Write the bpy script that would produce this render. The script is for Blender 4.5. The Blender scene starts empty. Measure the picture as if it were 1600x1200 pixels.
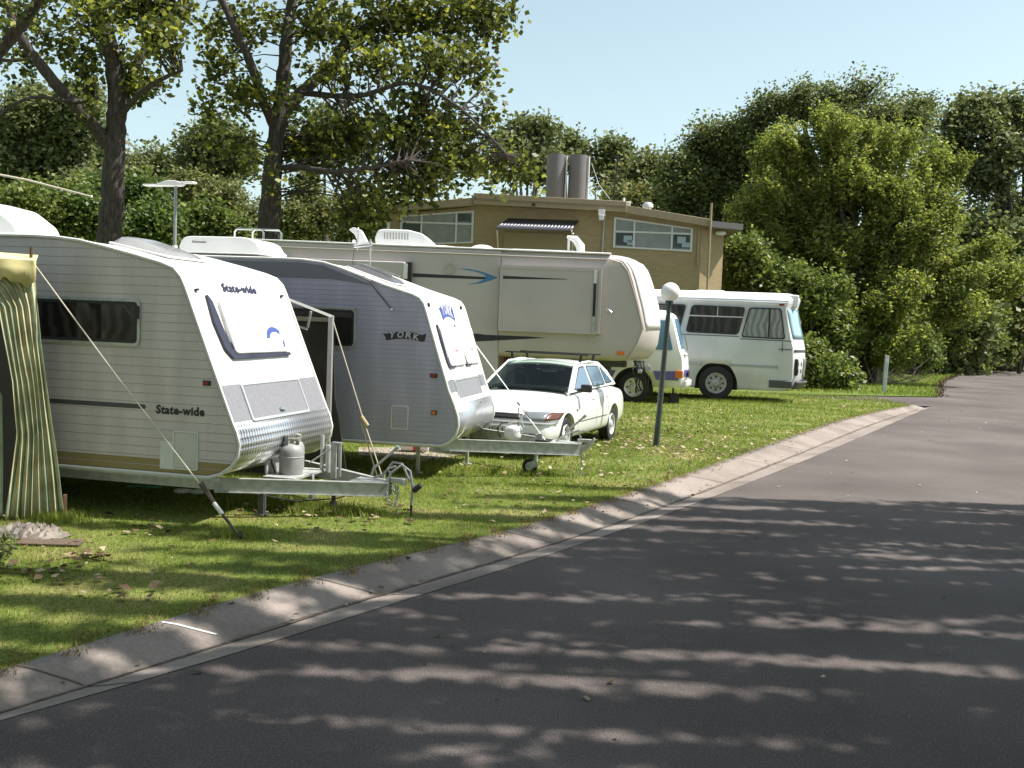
import bpy, bmesh, math, random
import numpy as np
from mathutils import Vector, Matrix
random.seed(7); RNG = np.random.default_rng(11)
D = bpy.data; SC = bpy.context.scene; COL = SC.collection
R = math.radians

# ------------------------------------------------------------------ camera
F_PX, EYE, ROLL, HOR = 1620.0, 1.95, R(2.2), 504.0
PITCH = math.atan((600 - HOR) * math.cos(ROLL) / F_PX)
cd = D.cameras.new('camera'); cam = D.objects.new('camera', cd); COL.objects.link(cam)
cd.sensor_width = 36; cd.lens = 36 * F_PX / 1600; cd.clip_start = 0.1; cd.clip_end = 4000
cam.matrix_world = (Matrix.Translation((0, 0, EYE)) @ Matrix.Rotation(R(90) - PITCH, 4, 'X') @ Matrix.Rotation(ROLL, 4, 'Z'))
SC.camera = cam

# ------------------------------------------------------------------ light
SUN_EL, SUN_AZ = 58.0, 0.0          # azimuth measured from +X towards +Y
W = D.worlds.new('World'); SC.world = W; W.use_nodes = True
nt = W.node_tree; nt.nodes.clear()
sky = nt.nodes.new('ShaderNodeTexSky'); sky.sky_type = 'NISHITA'; sky.sun_disc = False
sky.sun_elevation = R(SUN_EL); sky.sun_rotation = R(90 - SUN_AZ)
sky.air_density = 1.0; sky.dust_density = 1.5; sky.ozone_density = 1.0; sky.altitude = 50
bg = nt.nodes.new('ShaderNodeBackground'); bg.inputs[1].default_value = 0.112
wo = nt.nodes.new('ShaderNodeOutputWorld')
hs_ = nt.nodes.new('ShaderNodeHueSaturation'); hs_.inputs['Saturation'].default_value = .60; hs_.inputs['Hue'].default_value = .475
nt.links.new(sky.outputs[0], hs_.inputs['Color']); mq = nt.nodes.new('ShaderNodeMix'); mq.data_type = 'RGBA'; mq.blend_type = 'MULTIPLY'; mq.inputs[0].default_value = 1; mq.inputs[7].default_value = (1.0, 1.06, 1.03, 1)
nt.links.new(hs_.outputs[0], mq.inputs[6]); nt.links.new(mq.outputs[2], bg.inputs[0]); nt.links.new(bg.outputs[0], wo.inputs[0])
sl = D.lights.new('sun', 'SUN'); sl.energy = 5.0; sl.angle = R(0.53); sl.color = (1, .965, .9)
so = D.objects.new('sun', sl); COL.objects.link(so)
sdir = Vector((math.cos(R(SUN_EL)) * math.cos(R(SUN_AZ)), math.cos(R(SUN_EL)) * math.sin(R(SUN_AZ)), math.sin(R(SUN_EL))))
so.rotation_euler = sdir.to_track_quat('Z', 'Y').to_euler(); so.location = (20, 0, 30)
SC.view_settings.view_transform = 'Standard'; SC.view_settings.look = 'None'
SC.view_settings.exposure = 0.74; SC.view_settings.gamma = 1
SC.cycles.max_bounces = 8; SC.cycles.transparent_max_bounces = 12

# ------------------------------------------------------------------ survey helper: sight line -> point in the world
def sight(px, py):
    x, y = px - 800, 600 - py
    c, s = math.cos(ROLL), math.sin(ROLL); X, Y = x * c - y * s, x * s + y * c
    cp, sp = math.cos(PITCH), math.sin(PITCH)
    return Vector((X, F_PX * cp + Y * sp, Y * cp - F_PX * sp))
def gp(px, py, z=0.0):
    r = sight(px, py); return Vector((0, 0, EYE)) + r * ((z - EYE) / r.z)
def ap(px, py, Y):
    r = sight(px, py); return Vector((0, 0, EYE)) + r * (Y / r.y)

# ------------------------------------------------------------------ materials
MATS = {}
def mat(name, col=(.8, .8, .8), rough=.5, metal=0., noise=0., nscale=8., bump=0., bscale=60., spec=.5, coat=0., col2=None, nlow=.4, nhigh=.6, detail=4, stretch=None):
    if name in MATS: return MATS[name]
    m = D.materials.new(name); m.use_nodes = True; t = m.node_tree; b = t.nodes['Principled BSDF']
    b.inputs['Base Color'].default_value = (*col, 1); b.inputs['Roughness'].default_value = rough
    b.inputs['Metallic'].default_value = metal; b.inputs['Specular IOR Level'].default_value = spec
    b.inputs['Coat Weight'].default_value = coat
    tc = t.nodes.new('ShaderNodeTexCoord'); mp = t.nodes.new('ShaderNodeMapping'); t.links.new(tc.outputs['Object'], mp.inputs[0])
    if stretch: mp.inputs['Scale'].default_value = stretch
    if noise > 0 or col2:
        n = t.nodes.new('ShaderNodeTexNoise'); n.inputs['Scale'].default_value = nscale; n.inputs['Detail'].default_value = detail
        t.links.new(mp.outputs[0], n.inputs['Vector'])
        r = t.nodes.new('ShaderNodeValToRGB'); r.color_ramp.elements[0].position = nlow; r.color_ramp.elements[1].position = nhigh
        c2 = col2 if col2 else tuple(c * (1 - noise) for c in col)
        r.color_ramp.elements[0].color = (*c2, 1); r.color_ramp.elements[1].color = (*col, 1)
        t.links.new(n.outputs[0], r.inputs[0]); t.links.new(r.outputs[0], b.inputs['Base Color'])
    if bump > 0:
        n2 = t.nodes.new('ShaderNodeTexNoise'); n2.inputs['Scale'].default_value = bscale; n2.inputs['Detail'].default_value = 5
        t.links.new(mp.outputs[0], n2.inputs['Vector'])
        bp = t.nodes.new('ShaderNodeBump'); bp.inputs['Strength'].default_value = bump; bp.inputs['Distance'].default_value = .02
        t.links.new(n2.outputs[0], bp.inputs['Height']); t.links.new(bp.outputs[0], b.inputs['Normal'])
    MATS[name] = m; return m

def ribbed(name, col, pitch, dark, width=.12, rough=.45, low=None, low_z=None):
    """horizontally ribbed cladding: grooves every `pitch` metres of height; optional lower band colour"""
    m = mat(name, col, rough, noise=.15, nscale=1.3, stretch=(3, 3, .6)); t = m.node_tree; b = t.nodes['Principled BSDF']
    src = b.inputs['Base Color'].links[0].from_socket
    tc = t.nodes.new('ShaderNodeTexCoord'); sp = t.nodes.new('ShaderNodeSeparateXYZ'); t.links.new(tc.outputs['Object'], sp.inputs[0])
    dv = t.nodes.new('ShaderNodeMath'); dv.operation = 'DIVIDE'; dv.inputs[1].default_value = pitch; t.links.new(sp.outputs[2], dv.inputs[0])
    fr = t.nodes.new('ShaderNodeMath'); fr.operation = 'FRACT'; t.links.new(dv.outputs[0], fr.inputs[0])
    rp = t.nodes.new('ShaderNodeValToRGB'); e = rp.color_ramp.elements
    e[0].position = 0; e[0].color = (0, 0, 0, 1); e[1].position = width; e[1].color = (1, 1, 1, 1)
    x = rp.color_ramp.elements.new(1 - width * .6); x.color = (1, 1, 1, 1); y = rp.color_ramp.elements.new(1.0); y.color = (.0, .0, .0, 1)
    t.links.new(fr.outputs[0], rp.inputs[0])
    bp = t.nodes.new('ShaderNodeBump'); bp.inputs['Strength'].default_value = .5; bp.inputs['Distance'].default_value = .009
    t.links.new(rp.outputs[0], bp.inputs['Height']); t.links.new(bp.outputs[0], b.inputs['Normal'])
    mx = t.nodes.new('ShaderNodeMix'); mx.data_type = 'RGBA'; mx.inputs[6].default_value = (*[c * dark for c in col], 1)
    t.links.new(rp.outputs[0], mx.inputs[0])
    if low:
        lt = t.nodes.new('ShaderNodeMath'); lt.operation = 'LESS_THAN'; lt.inputs[1].default_value = low_z; t.links.new(sp.outputs[2], lt.inputs[0])
        m2 = t.nodes.new('ShaderNodeMix'); m2.data_type = 'RGBA'; t.links.new(lt.outputs[0], m2.inputs[0]); t.links.new(src, m2.inputs[6])
        nz = t.nodes.new('ShaderNodeTexNoise'); nz.inputs['Scale'].default_value = 60; t.links.new(tc.outputs['Object'], nz.inputs[0])
        cr = t.nodes.new('ShaderNodeValToRGB'); cr.color_ramp.elements[0].color = (*[c * .6 for c in low], 1); cr.color_ramp.elements[1].color = (*low, 1)
        t.links.new(nz.outputs[0], cr.inputs[0]); t.links.new(cr.outputs[0], m2.inputs[7]); src = m2.outputs[2]
    t.links.new(src, mx.inputs[7]); t.links.new(mx.outputs[2], b.inputs['Base Color'])
    return m

def leafmat(name, c1, c2, c3, trans=.3, rough=.5, spec=.3):
    """foliage: every leaf its own tone"""
    m = D.materials.new(name); m.use_nodes = True; t = m.node_tree; b = t.nodes['Principled BSDF']
    g = t.nodes.new('ShaderNodeNewGeometry'); r = t.nodes.new('ShaderNodeValToRGB')
    e = r.color_ramp.elements; e[0].position = 0; e[0].color = (*c1, 1); e[1].position = 1; e[1].color = (*c3, 1)
    x = e.new(.6); x.color = (*c2, 1)
    t.links.new(g.outputs['Random Per Island'], r.inputs[0]); t.links.new(r.outputs[0], b.inputs['Base Color'])
    b.inputs['Roughness'].default_value = rough; b.inputs['Specular IOR Level'].default_value = spec
    tr = t.nodes.new('ShaderNodeBsdfTranslucent')
    hs = t.nodes.new('ShaderNodeHueSaturation'); hs.inputs['Value'].default_value = 1.5; hs.inputs['Saturation'].default_value = 1.1
    t.links.new(r.outputs[0], hs.inputs['Color']); t.links.new(hs.outputs[0], tr.inputs[0])
    mx = t.nodes.new('ShaderNodeMixShader'); mx.inputs[0].default_value = trans
    t.links.new(b.outputs[0], mx.inputs[1]); t.links.new(tr.outputs[0], mx.inputs[2])
    t.links.new(mx.outputs[0], t.nodes['Material Output'].inputs[0]); MATS[name] = m; return m

def glassmat(name, tint, gloss=.12):
    m = D.materials.new(name); m.use_nodes = True; t = m.node_tree; t.nodes.remove(t.nodes['Principled BSDF'])
    tr = t.nodes.new('ShaderNodeBsdfTransparent'); tr.inputs[0].default_value = (*tint, 1)
    gl = t.nodes.new('ShaderNodeBsdfGlossy'); gl.inputs['Roughness'].default_value = .03
    fr = t.nodes.new('ShaderNodeFresnel'); fr.inputs[0].default_value = 1.5
    ad = t.nodes.new('ShaderNodeMath'); ad.operation = 'ADD'; ad.inputs[1].default_value = gloss; t.links.new(fr.outputs[0], ad.inputs[0])
    mx = t.nodes.new('ShaderNodeMixShader'); t.links.new(ad.outputs[0], mx.inputs[0]); t.links.new(tr.outputs[0], mx.inputs[1]); t.links.new(gl.outputs[0], mx.inputs[2])
    t.links.new(mx.outputs[0], t.nodes['Material Output'].inputs[0]); MATS[name] = m; return m

def wavemat(name, ca, cb, scale, axis='X', rough=.4, dist=2., low=.35, high=.65, spec=.5, metal=0, bump=0):
    m = mat(name, ca, rough, metal, spec=spec); t = m.node_tree; b = t.nodes['Principled BSDF']
    tc = t.nodes.new('ShaderNodeTexCoord'); w = t.nodes.new('ShaderNodeTexWave'); w.bands_direction = axis
    w.inputs['Scale'].default_value = scale; w.inputs['Distortion'].default_value = dist; w.inputs['Detail'].default_value = 2
    t.links.new(tc.outputs['Object'], w.inputs[0])
    r = t.nodes.new('ShaderNodeValToRGB'); r.color_ramp.elements[0].position = low; r.color_ramp.elements[1].position = high
    r.color_ramp.elements[0].color = (*ca, 1); r.color_ramp.elements[1].color = (*cb, 1)
    t.links.new(w.outputs[0], r.inputs[0]); t.links.new(r.outputs[0], b.inputs['Base Color'])
    if bump:
        bp = t.nodes.new('ShaderNodeBump'); bp.inputs['Strength'].default_value = bump; bp.inputs['Distance'].default_value = .02
        t.links.new(w.outputs[0], bp.inputs['Height']); t.links.new(bp.outputs[0], b.inputs['Normal'])
    return m

white = mat('white_gelcoat', (.82, .81, .79), .32, noise=.07, nscale=2.5, coat=.2)
offwhite = mat('off_white_plastic', (.74, .73, .70), .4, noise=.08, nscale=5)
cream = mat('cream_fibreglass', (.54, .48, .46), .38, noise=.07, nscale=1.2)
chrome = mat('chrome', (.75, .75, .75), .18, 1.)
galv = mat('galvanised_steel', (.52, .53, .50), .5, .35, noise=.22, nscale=14)
alu = mat('bare_aluminium', (.75, .75, .74), .3, .6, noise=.1, nscale=9)
blackp = mat('black_plastic', (.018, .018, .018), .55)
rubber = mat('tyre_rubber', (.022, .021, .02), .85, noise=.3, nscale=20)
darkgrey = mat('dark_grey_enamel', (.07, .07, .075), .5)
greypanel = mat('grey_carpet_panel', (.22, .22, .24), .7, noise=.15, nscale=40)
redlens = mat('red_lens', (.25, .02, .015), .25); amber = mat('amber_lens', (.75, .18, .02), .3)
lens = mat('clear_lens', (.30, .31, .32), .06, .5)
winglass = wavemat('dark_window_glass', (.022, .019, .017), (.06, .052, .047), 2.2, 'X', .07, 9., .3, 1.0)
blackdecal = mat('black_decal', (.02, .02, .022), .5); bluedecal = mat('blue_decal', (.06, .09, .30), .4)

# ------------------------------------------------------------------ mesh builder
X3, Y3, Z3 = Vector((1, 0, 0)), Vector((0, 1, 0)), Vector((0, 0, 1))
class MB:
    def __init__(s): s.v = []; s.f = []; s.m = []
    def add(s, vs, fs, mi=0):
        o = len(s.v); s.v += [tuple(v) for v in vs]; s.f += [tuple(i + o for i in f) for f in fs]; s.m += [mi] * len(fs); return s
    def box(s, c, d, U=X3, V=Y3, mi=0, taper=1.0):
        N = U.cross(V); c = Vector(c); vs = []
        for k in (-1, 1):
            q = taper if k > 0 else 1
            for (i, j) in ((-1, -1), (1, -1), (1, 1), (-1, 1)): vs.append(c + U * i * d[0] / 2 * q + V * j * d[1] / 2 * q + N * k * d[2] / 2)
        return s.add(vs, [(3, 2, 1, 0), (4, 5, 6, 7), (0, 1, 5, 4), (1, 2, 6, 5), (2, 3, 7, 6), (3, 0, 4, 7)], mi)
    def cyl(s, p0, p1, r0, r1=None, n=12, mi=0, caps=True):
        p0, p1 = Vector(p0), Vector(p1); r1 = r0 if r1 is None else r1; a = (p1 - p0).normalized()
        u = a.orthogonal().normalized(); w = a.cross(u); vs = []
        for p, r in ((p0, r0), (p1, r1)): vs += [p + (u * math.cos(2 * math.pi * k / n) + w * math.sin(2 * math.pi * k / n)) * r for k in range(n)]
        fs = [(k, (k + 1) % n, n + (k + 1) % n, n + k) for k in range(n)]
        if caps: fs += [tuple(range(n))[::-1], tuple(range(n, 2 * n))]
        return s.add(vs, fs, mi)
    def tube(s, pts, r, n=8, mi=0, jit=0):
        pts = [Vector(p) for p in pts]; rs = r if isinstance(r, (list, tuple)) else [r] * len(pts); vs = []; u = None
        for i, p in enumerate(pts):
            a = (pts[min(i + 1, len(pts) - 1)] - pts[max(i - 1, 0)]).normalized()
            u = a.orthogonal().normalized() if u is None else (u - a * u.dot(a)).normalized()
            w = a.cross(u)
            for k in range(n):
                q = rs[i] * (1 + (random.uniform(-jit, jit) if jit else 0)); t = 2 * math.pi * k / n
                vs.append(p + (u * math.cos(t) + w * math.sin(t)) * q)
        fs = [(i * n + k, i * n + (k + 1) % n, (i + 1) * n + (k + 1) % n, (i + 1) * n + k) for i in range(len(pts) - 1) for k in range(n)]
        fs += [tuple(range(n))[::-1], tuple(range(len(pts) * n - n, len(pts) * n))]
        return s.add(vs, fs, mi)
    def lathe(s, prof, c=(0, 0, 0), A=Z3, n=24, mi=0, a0=0, a1=2 * math.pi):
        c = Vector(c); A = Vector(A).normalized(); u = A.orthogonal().normalized(); w = A.cross(u); vs = []; full = abs(a1 - a0 - 2 * math.pi) < 1e-6
        m = n if full else n + 1
        for r, z in prof:
            for k in range(m):
                t = a0 + (a1 - a0) * k / n; vs.append(c + A * z + (u * math.cos(t) + w * math.sin(t)) * r)
        fs = []
        for i in range(len(prof) - 1):
            for k in range(n): fs.append((i * m + k, i * m + (k + 1) % m, (i + 1) * m + (k + 1) % m, (i + 1) * m + k))
        return s.add(vs, fs, mi)
    def sphere(s, c, r, n=16, mi=0, sc=(1, 1, 1)):
        c = Vector(c); prof = [(math.sin(math.pi * i / n), -math.cos(math.pi * i / n)) for i in range(n + 1)]
        o = len(s.v); s.lathe(prof, (0, 0, 0), Z3, n * 2, mi)
        for i in range(o, len(s.v)): v = s.v[i]; s.v[i] = (c.x + v[0] * r * sc[0], c.y + v[1] * r * sc[1], c.z + v[2] * r * sc[2])
        return s
    def plate(s, O, U, V, pts, t, mi=0, off=0., N=None):
        O, U, V = Vector(O), Vector(U).normalized(), Vector(V).normalized(); N = N or U.cross(V); n = len(pts)
        a = [O + U * x + V * y + N * off for x, y in pts]; b = [p + N * t for p in a]
        fs = [tuple(range(n))[::-1], tuple(range(n, 2 * n))] + [(k, (k + 1) % n, n + (k + 1) % n, n + k) for k in range(n)]
        return s.add(a + b, fs, mi)
    def ring(s, O, U, V, outer, inner, t, mi=0, off=0.):
        O, U, V = Vector(O), Vector(U).normalized(), Vector(V).normalized(); N = U.cross(V); n = len(outer); vs = []
        for pts in (outer, inner):
            for h in (off, off + t): vs += [O + U * x + V * y + N * h for x, y in pts]
        fs = []
        for k in range(n):
            j = (k + 1) % n
            fs += [(n + k, n + j, 3 * n + j, 3 * n + k), (k, j, n + j, n + k), (2 * n + k, 3 * n + k, 3 * n + j, 2 * n + j), (k, 2 * n + k, 2 * n + j, j)]
        return s.add(vs, fs, mi)
    def prism(s, prof, y0, y1, side=0, rim=0):
        n = len(prof); vs = [(x, y0, z) for x, z in prof] + [(x, y1, z) for x, z in prof]
        s.add(vs, [tuple(range(n)), tuple(range(n, 2 * n))[::-1]], side)
        return s.add(vs, [(k, n + k, n + (k + 1) % n, (k + 1) % n) for k in range(n)], rim)
    def build(s, name, m, parent=None, bevel=0, smooth=35, loc=None, segs=2, fix=True):
        me = D.meshes.new(name); me.from_pydata(s.v, [], s.f)
        ms = m if isinstance(m, (list, tuple)) else [m]
        for q in ms: me.materials.append(q)
        if len(ms) > 1: me.polygons.foreach_set('material_index', s.m)
        if fix:
            bm = bmesh.new(); bm.from_mesh(me); bmesh.ops.remove_doubles(bm, verts=bm.verts, dist=1e-5)
            bmesh.ops.recalc_face_normals(bm, faces=bm.faces); bm.to_mesh(me); bm.free()
        if smooth:
            me.polygons.foreach_set('use_smooth', [True] * len(me.polygons)); me.set_sharp_from_angle(angle=R(smooth))
        o = D.objects.new(name, me); COL.objects.link(o)
        if parent: o.parent = parent
        if loc: o.location = loc
        if bevel:
            b = o.modifiers.new('bevel', 'BEVEL'); b.width = bevel; b.segments = segs; b.limit_method = 'ANGLE'; b.angle_limit = R(40); b.harden_normals = False
        return o
def rrect(x0, y0, x1, y1, r, n=5):
    p = []
    for cx, cy, a in ((x1 - r, y1 - r, 0), (x0 + r, y1 - r, 90), (x0 + r, y0 + r, 180), (x1 - r, y0 + r, 270)):
        p += [(cx + r * math.cos(R(a + 90 * k / n)), cy + r * math.sin(R(a + 90 * k / n))) for k in range(n + 1)]
    return p
def rpoly(pts, r, n=4):
    """round the corners of a polygon"""
    out = []; m = len(pts)
    for i in range(m):
        p0, p, p2 = [Vector((*pts[(i + k) % m], 0)) for k in (-1, 0, 1)]
        a = (p0 - p); b = (p2 - p); q = min(r, a.length * .45, b.length * .45); a.normalize(); b.normalize()
        A, B = p + a * q, p + b * q
        for k in range(n + 1):
            t = k / n; v = A * (1 - t) ** 2 + p * 2 * t * (1 - t) + B * t * t; out.append((v.x, v.y))
    return out
def inset(pts, d):
    cx = sum(p[0] for p in pts) / len(pts); cy = sum(p[1] for p in pts) / len(pts)
    w = max(p[0] for p in pts) - min(p[0] for p in pts); h = max(p[1] for p in pts) - min(p[1] for p in pts)
    return [(cx + (x - cx) * (1 - 2 * d / w), cy + (y - cy) * (1 - 2 * d / h)) for x, y in pts]
def tag(o, label=None, cat=None, group=None, kind=None):
    if label: o['label'] = label
    if cat: o['category'] = cat
    if group: o['group'] = group
    if kind: o['kind'] = kind
    return o
def thing(name, label, cat, loc, rz=0, group=None):
    o = D.objects.new(name, None); COL.objects.link(o); o.location = loc; o.rotation_euler = (0, 0, rz); o.empty_display_size = .2
    return tag(o, label, cat, group)
def text(s, O, U, V, size, m, parent, name='lettering', width=None, shear=0, bold=0, spacing=1., tag_=None, depth=.002):
    cu = D.curves.new(name, 'FONT'); cu.body = s; cu.size = size; cu.shear = shear; cu.offset = bold; cu.extrude = depth; cu.space_character = spacing
    cu.resolution_u = 3; tmp = D.objects.new('tmp', cu); COL.objects.link(tmp); bpy.context.view_layer.update()
    me = D.meshes.new_from_object(tmp.evaluated_get(bpy.context.evaluated_depsgraph_get())); D.objects.remove(tmp); D.curves.remove(cu)
    U, V = Vector(U).normalized(), Vector(V).normalized(); N = U.cross(V); xs = [v.co.x for v in me.vertices]; k = 1
    if width: k = width / (max(xs) - min(xs))
    x0 = min(xs)
    for v in me.vertices: v.co = Vector(O) + U * (v.co.x - x0) * k + V * v.co.y + N * v.co.z
    me.materials.clear(); me.materials.append(m); me.name = name
    o = D.objects.new(name, me); COL.objects.link(o); o.parent = parent; return o
def cut(o, cutters):
    """real openings cut into a mesh"""
    for c in cutters:
        b = o.modifiers.new('b', 'BOOLEAN'); b.operation = 'DIFFERENCE'; b.object = c; b.solver = 'EXACT'
    bpy.context.view_layer.update()
    me = D.meshes.new_from_object(o.evaluated_get(bpy.context.evaluated_depsgraph_get()))
    nm = o.data.name; o.modifiers.clear(); o.data = me; me.name = nm
    for c in cutters: D.objects.remove(c)
    return o
def vloft(mb, levels, n=9, mi=0, p=2.4):
    """body drawn as plan outlines stacked in height: (z, half width, x rear, x front corner, x front centre)"""
    rings = []
    for z, w, xr, xf, xc in levels:
        r = [(xr, -w, z)] + [(xr + (xf - xr) * k / 6, -w, z) for k in range(1, 6)]
        for k in range(-n, n + 1):
            a = k / n; yy = w * math.sin(a * math.pi / 2); q = 1 - abs(math.sin(a * math.pi / 2)) ** p
            r.append((xf + (xc - xf) * q, yy, z))
        r += [(xr + (xf - xr) * k / 6, w, z) for k in range(5, 0, -1)] + [(xr, w, z)]
        rings.append(r)
    m = len(rings[0]); vs = [v for r in rings for v in r]
    fs = [(i * m + k, i * m + (k + 1) % m, (i + 1) * m + (k + 1) % m, (i + 1) * m + k) for i in range(len(rings) - 1) for k in range(m)]
    fs += [tuple(range(m))[::-1], tuple(range((len(rings) - 1) * m, len(rings) * m))]
    return mb.add(vs, fs, mi)
def frontpatch(levels, z0, z1, y0, y1, off, n=14, p=2.4, k=6):
    """a curved pane lying just proud of a vloft front"""
    def lev(z):
        for a, b in zip(levels, levels[1:]):
            if a[0] <= z <= b[0]:
                t = (z - a[0]) / (b[0] - a[0]); return [a[i] + (b[i] - a[i]) * t for i in range(5)]
    vs = []; 
    for i in range(k + 1):
        z, w, xr, xf, xc = lev(z0 + (z1 - z0) * i / k)
        for j in range(n + 1):
            y = y0 + (y1 - y0) * j / n; q = 1 - min(1, abs(y) / w) ** p
            vs.append((xf + (xc - xf) * q + off, y * (1 + off / w * .5), z))
    fs = [(i * (n + 1) + j, i * (n + 1) + j + 1, (i + 1) * (n + 1) + j + 1, (i + 1) * (n + 1) + j) for i in range(k) for j in range(n)]
    return MB().add(vs, fs)
def solid(o, t):
    m = o.modifiers.new('thick', 'SOLIDIFY'); m.thickness = t; m.offset = 1; return o
def wheel(parent, c, r, w, rimr, rimmat, face=-1, spokes=0, hub=.3, name='wheel'):
    """tyre and dished rim, axle along local y; face = side the rim shows on"""
    t = MB().lathe([(rimr, -w * .42), (r * .82, -w * .5), (r * .95, -w * .47), (r, -w * .36), (r, w * .36), (r * .95, w * .47), (r * .82, w * .5), (rimr, w * .42), (rimr * .96, 0), (rimr, -w * .42)], c, Y3, 32)
    ty = t.build(name, rubber, parent)
    y = face * w * .5; c = Vector(c)
    m = MB().lathe([(rimr * 1.01, y * .86), (rimr * .97, y * .98), (rimr * .88, y * .9), (rimr * .8, y * .55), (rimr * .45, y * .5), (rimr * hub, y * .9), (rimr * hub * .7, y * 1.02), (0.001, y * 1.03)], c, Y3, 32)
    rim = m.build('rim', rimmat, ty)
    if spokes:
        h = MB()
        for k in range(spokes):
            a = 2 * math.pi * k / spokes; h.cyl(c + Vector((math.cos(a) * rimr * .64, y * .5, math.sin(a) * rimr * .64)), c + Vector((math.cos(a) * rimr * .64, y * .56, math.sin(a) * rimr * .64)), rimr * .11, n=8)
        h.build('wheel_slot', blackp, ty)
    return ty

# ================================================================== THE GROUND
def sheet(name, pts, z, m, kind='structure', sub=None):
    me = D.meshes.new(name); bm = bmesh.new(); vs = [bm.verts.new((x, y, z)) for x, y in pts]; bm.faces.new(vs)
    bmesh.ops.recalc_face_normals(bm, faces=bm.faces)
    if bm.faces[:][0].normal.z < 0: bmesh.ops.reverse_faces(bm, faces=bm.faces)
    bmesh.ops.triangulate(bm, faces=bm.faces); bm.to_mesh(me); bm.free(); me.materials.append(m)
    o = D.objects.new(name, me); COL.objects.link(o); o['kind'] = kind; return o

def groundmat(name, cols, s1, s2, bump, rough=.95, speck=None, con=.45):
    m = mat(name, cols[0], rough, spec=.2); t = m.node_tree; b = t.nodes['Principled BSDF']
    tc = t.nodes.new('ShaderNodeTexCoord')
    n1 = t.nodes.new('ShaderNodeTexNoise'); n1.inputs['Scale'].default_value = s1; n1.inputs['Detail'].default_value = 6; t.links.new(tc.outputs['Object'], n1.inputs[0])
    n2 = t.nodes.new('ShaderNodeTexNoise'); n2.inputs['Scale'].default_value = s2; n2.inputs['Detail'].default_value = 8; t.links.new(tc.outputs['Object'], n2.inputs[0])
    r = t.nodes.new('ShaderNodeValToRGB'); e = r.color_ramp.elements
    e[0].position = .35; e[0].color = (*cols[0], 1); e[1].position = .68; e[1].color = (*cols[2], 1); x = e.new(.5); x.color = (*cols[1], 1)
    t.links.new(n1.outputs[0], r.inputs[0])
    r2 = t.nodes.new('ShaderNodeValToRGB'); r2.color_ramp.elements[0].position = .3; r2.color_ramp.elements[0].color = (*(1 - con,) * 3, 1); r2.color_ramp.elements[1].position = .7; r2.color_ramp.elements[1].color = (*(1 + con * .5,) * 3, 1)
    t.links.new(n2.outputs[0], r2.inputs[0])
    mx = t.nodes.new('ShaderNodeMix'); mx.data_type = 'RGBA'; mx.blend_type = 'MULTIPLY'; mx.inputs[0].default_value = 1
    t.links.new(r.outputs[0], mx.inputs[6]); t.links.new(r2.outputs[0], mx.inputs[7]); out = mx.outputs[2]
    if speck:
        v = t.nodes.new('ShaderNodeTexVoronoi'); v.inputs['Scale'].default_value = speck[0]; t.links.new(tc.outputs['Object'], v.inputs[0])
        l = t.nodes.new('ShaderNodeMath'); l.operation = 'LESS_THAN'; l.inputs[1].default_value = speck[1]
        sx = t.nodes.new('ShaderNodeSeparateColor'); t.links.new(v.outputs['Color'], sx.inputs[0]); t.links.new(sx.outputs[0], l.inputs[0])
        m2 = t.nodes.new('ShaderNodeMix'); m2.data_type = 'RGBA'; m2.inputs[7].default_value = (*speck[2], 1); t.links.new(l.outputs[0], m2.inputs[0]); t.links.new(out, m2.inputs[6]); out = m2.outputs[2]
    t.links.new(out, b.inputs['Base Color'])
    bp = t.nodes.new('ShaderNodeBump'); bp.inputs['Strength'].default_value = bump; bp.inputs['Distance'].default_value = .01
    t.links.new(n2.outputs[0], bp.inputs['Height']); t.links.new(bp.outputs[0], b.inputs['Normal']); return m

asphalt = groundmat('asphalt', [(.096, .078, .073), (.124, .102, .095), (.160, .135, .127)], .35, 90, .6, .92, (190, .03, (.19, .175, .165)))
lawnm = groundmat('lawn_soil_and_turf', [(.085, .11, .02), (.14, .175, .035), (.26, .22, .09)], .9, 30, .8)
lawn2m = groundmat('far_turf', [(.085, .135, .022), (.115, .17, .03), (.15, .17, .05)], .5, 12, .8)
earth = groundmat('earth', [(.035, .04, .018), (.05, .05, .025), (.08, .065, .04)], .1, 3, .5)
kerbm = groundmat('kerb_concrete', [(.19, .155, .135), (.25, .21, .185), (.295, .25, .22)], 1.1, 38, .15, con=.16)
padm = groundmat('pad_concrete', [(.30, .25, .22), (.37, .31, .27), (.42, .36, .32)], 1.4, 30, .3)

ROAD_Z = -.10
edgeA = [gp(x, y, ROAD_Z) for x, y in [(0, 1127), (101, 1098), (290, 1046), (430, 1003), (560, 960), (700, 917), (820, 880), (945, 838), (1045, 803), (1137, 768), (1260, 719), (1350, 681), (1420, 650), (1457, 635)]]
edgeB = [gp(x, y, 0) for x, y in [(0, 1048), (150, 1003), (300, 955), (440, 915), (560, 885), (700, 853), (800, 829), (900, 798), (1000, 766), (1090, 735), (1200, 695), (1300, 660), (1370, 643), (1425, 633)]]
def extend(e, n=6, step=2.4):
    d = (e[0] - e[2]).normalized(); bend = 0; out = []; p = e[0].copy()
    for k in range(n):
        p = p + Vector((d.x, d.y, 0)) * step; out.insert(0, p.copy())
    return out + list(e)
def resample(e, n):
    L = [0]
    for a, b in zip(e, e[1:]): L.append(L[-1] + (b - a).length)
    out = []
    for k in range(n):
        s = L[-1] * k / (n - 1); i = max(j for j in range(len(L)) if L[j] <= s + 1e-9); i = min(i, len(e) - 2)
        out.append(e[i].lerp(e[i + 1], (s - L[i]) / (L[i + 1] - L[i])))
    for _ in range(3): out = [out[0]] + [(out[i - 1] + out[i] * 2 + out[i + 1]) / 4 for i in range(1, n - 1)] + [out[-1]]
    return out
NK = 90
A_, B_ = resample(extend(edgeA), NK), resample(extend(edgeB), NK)
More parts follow.
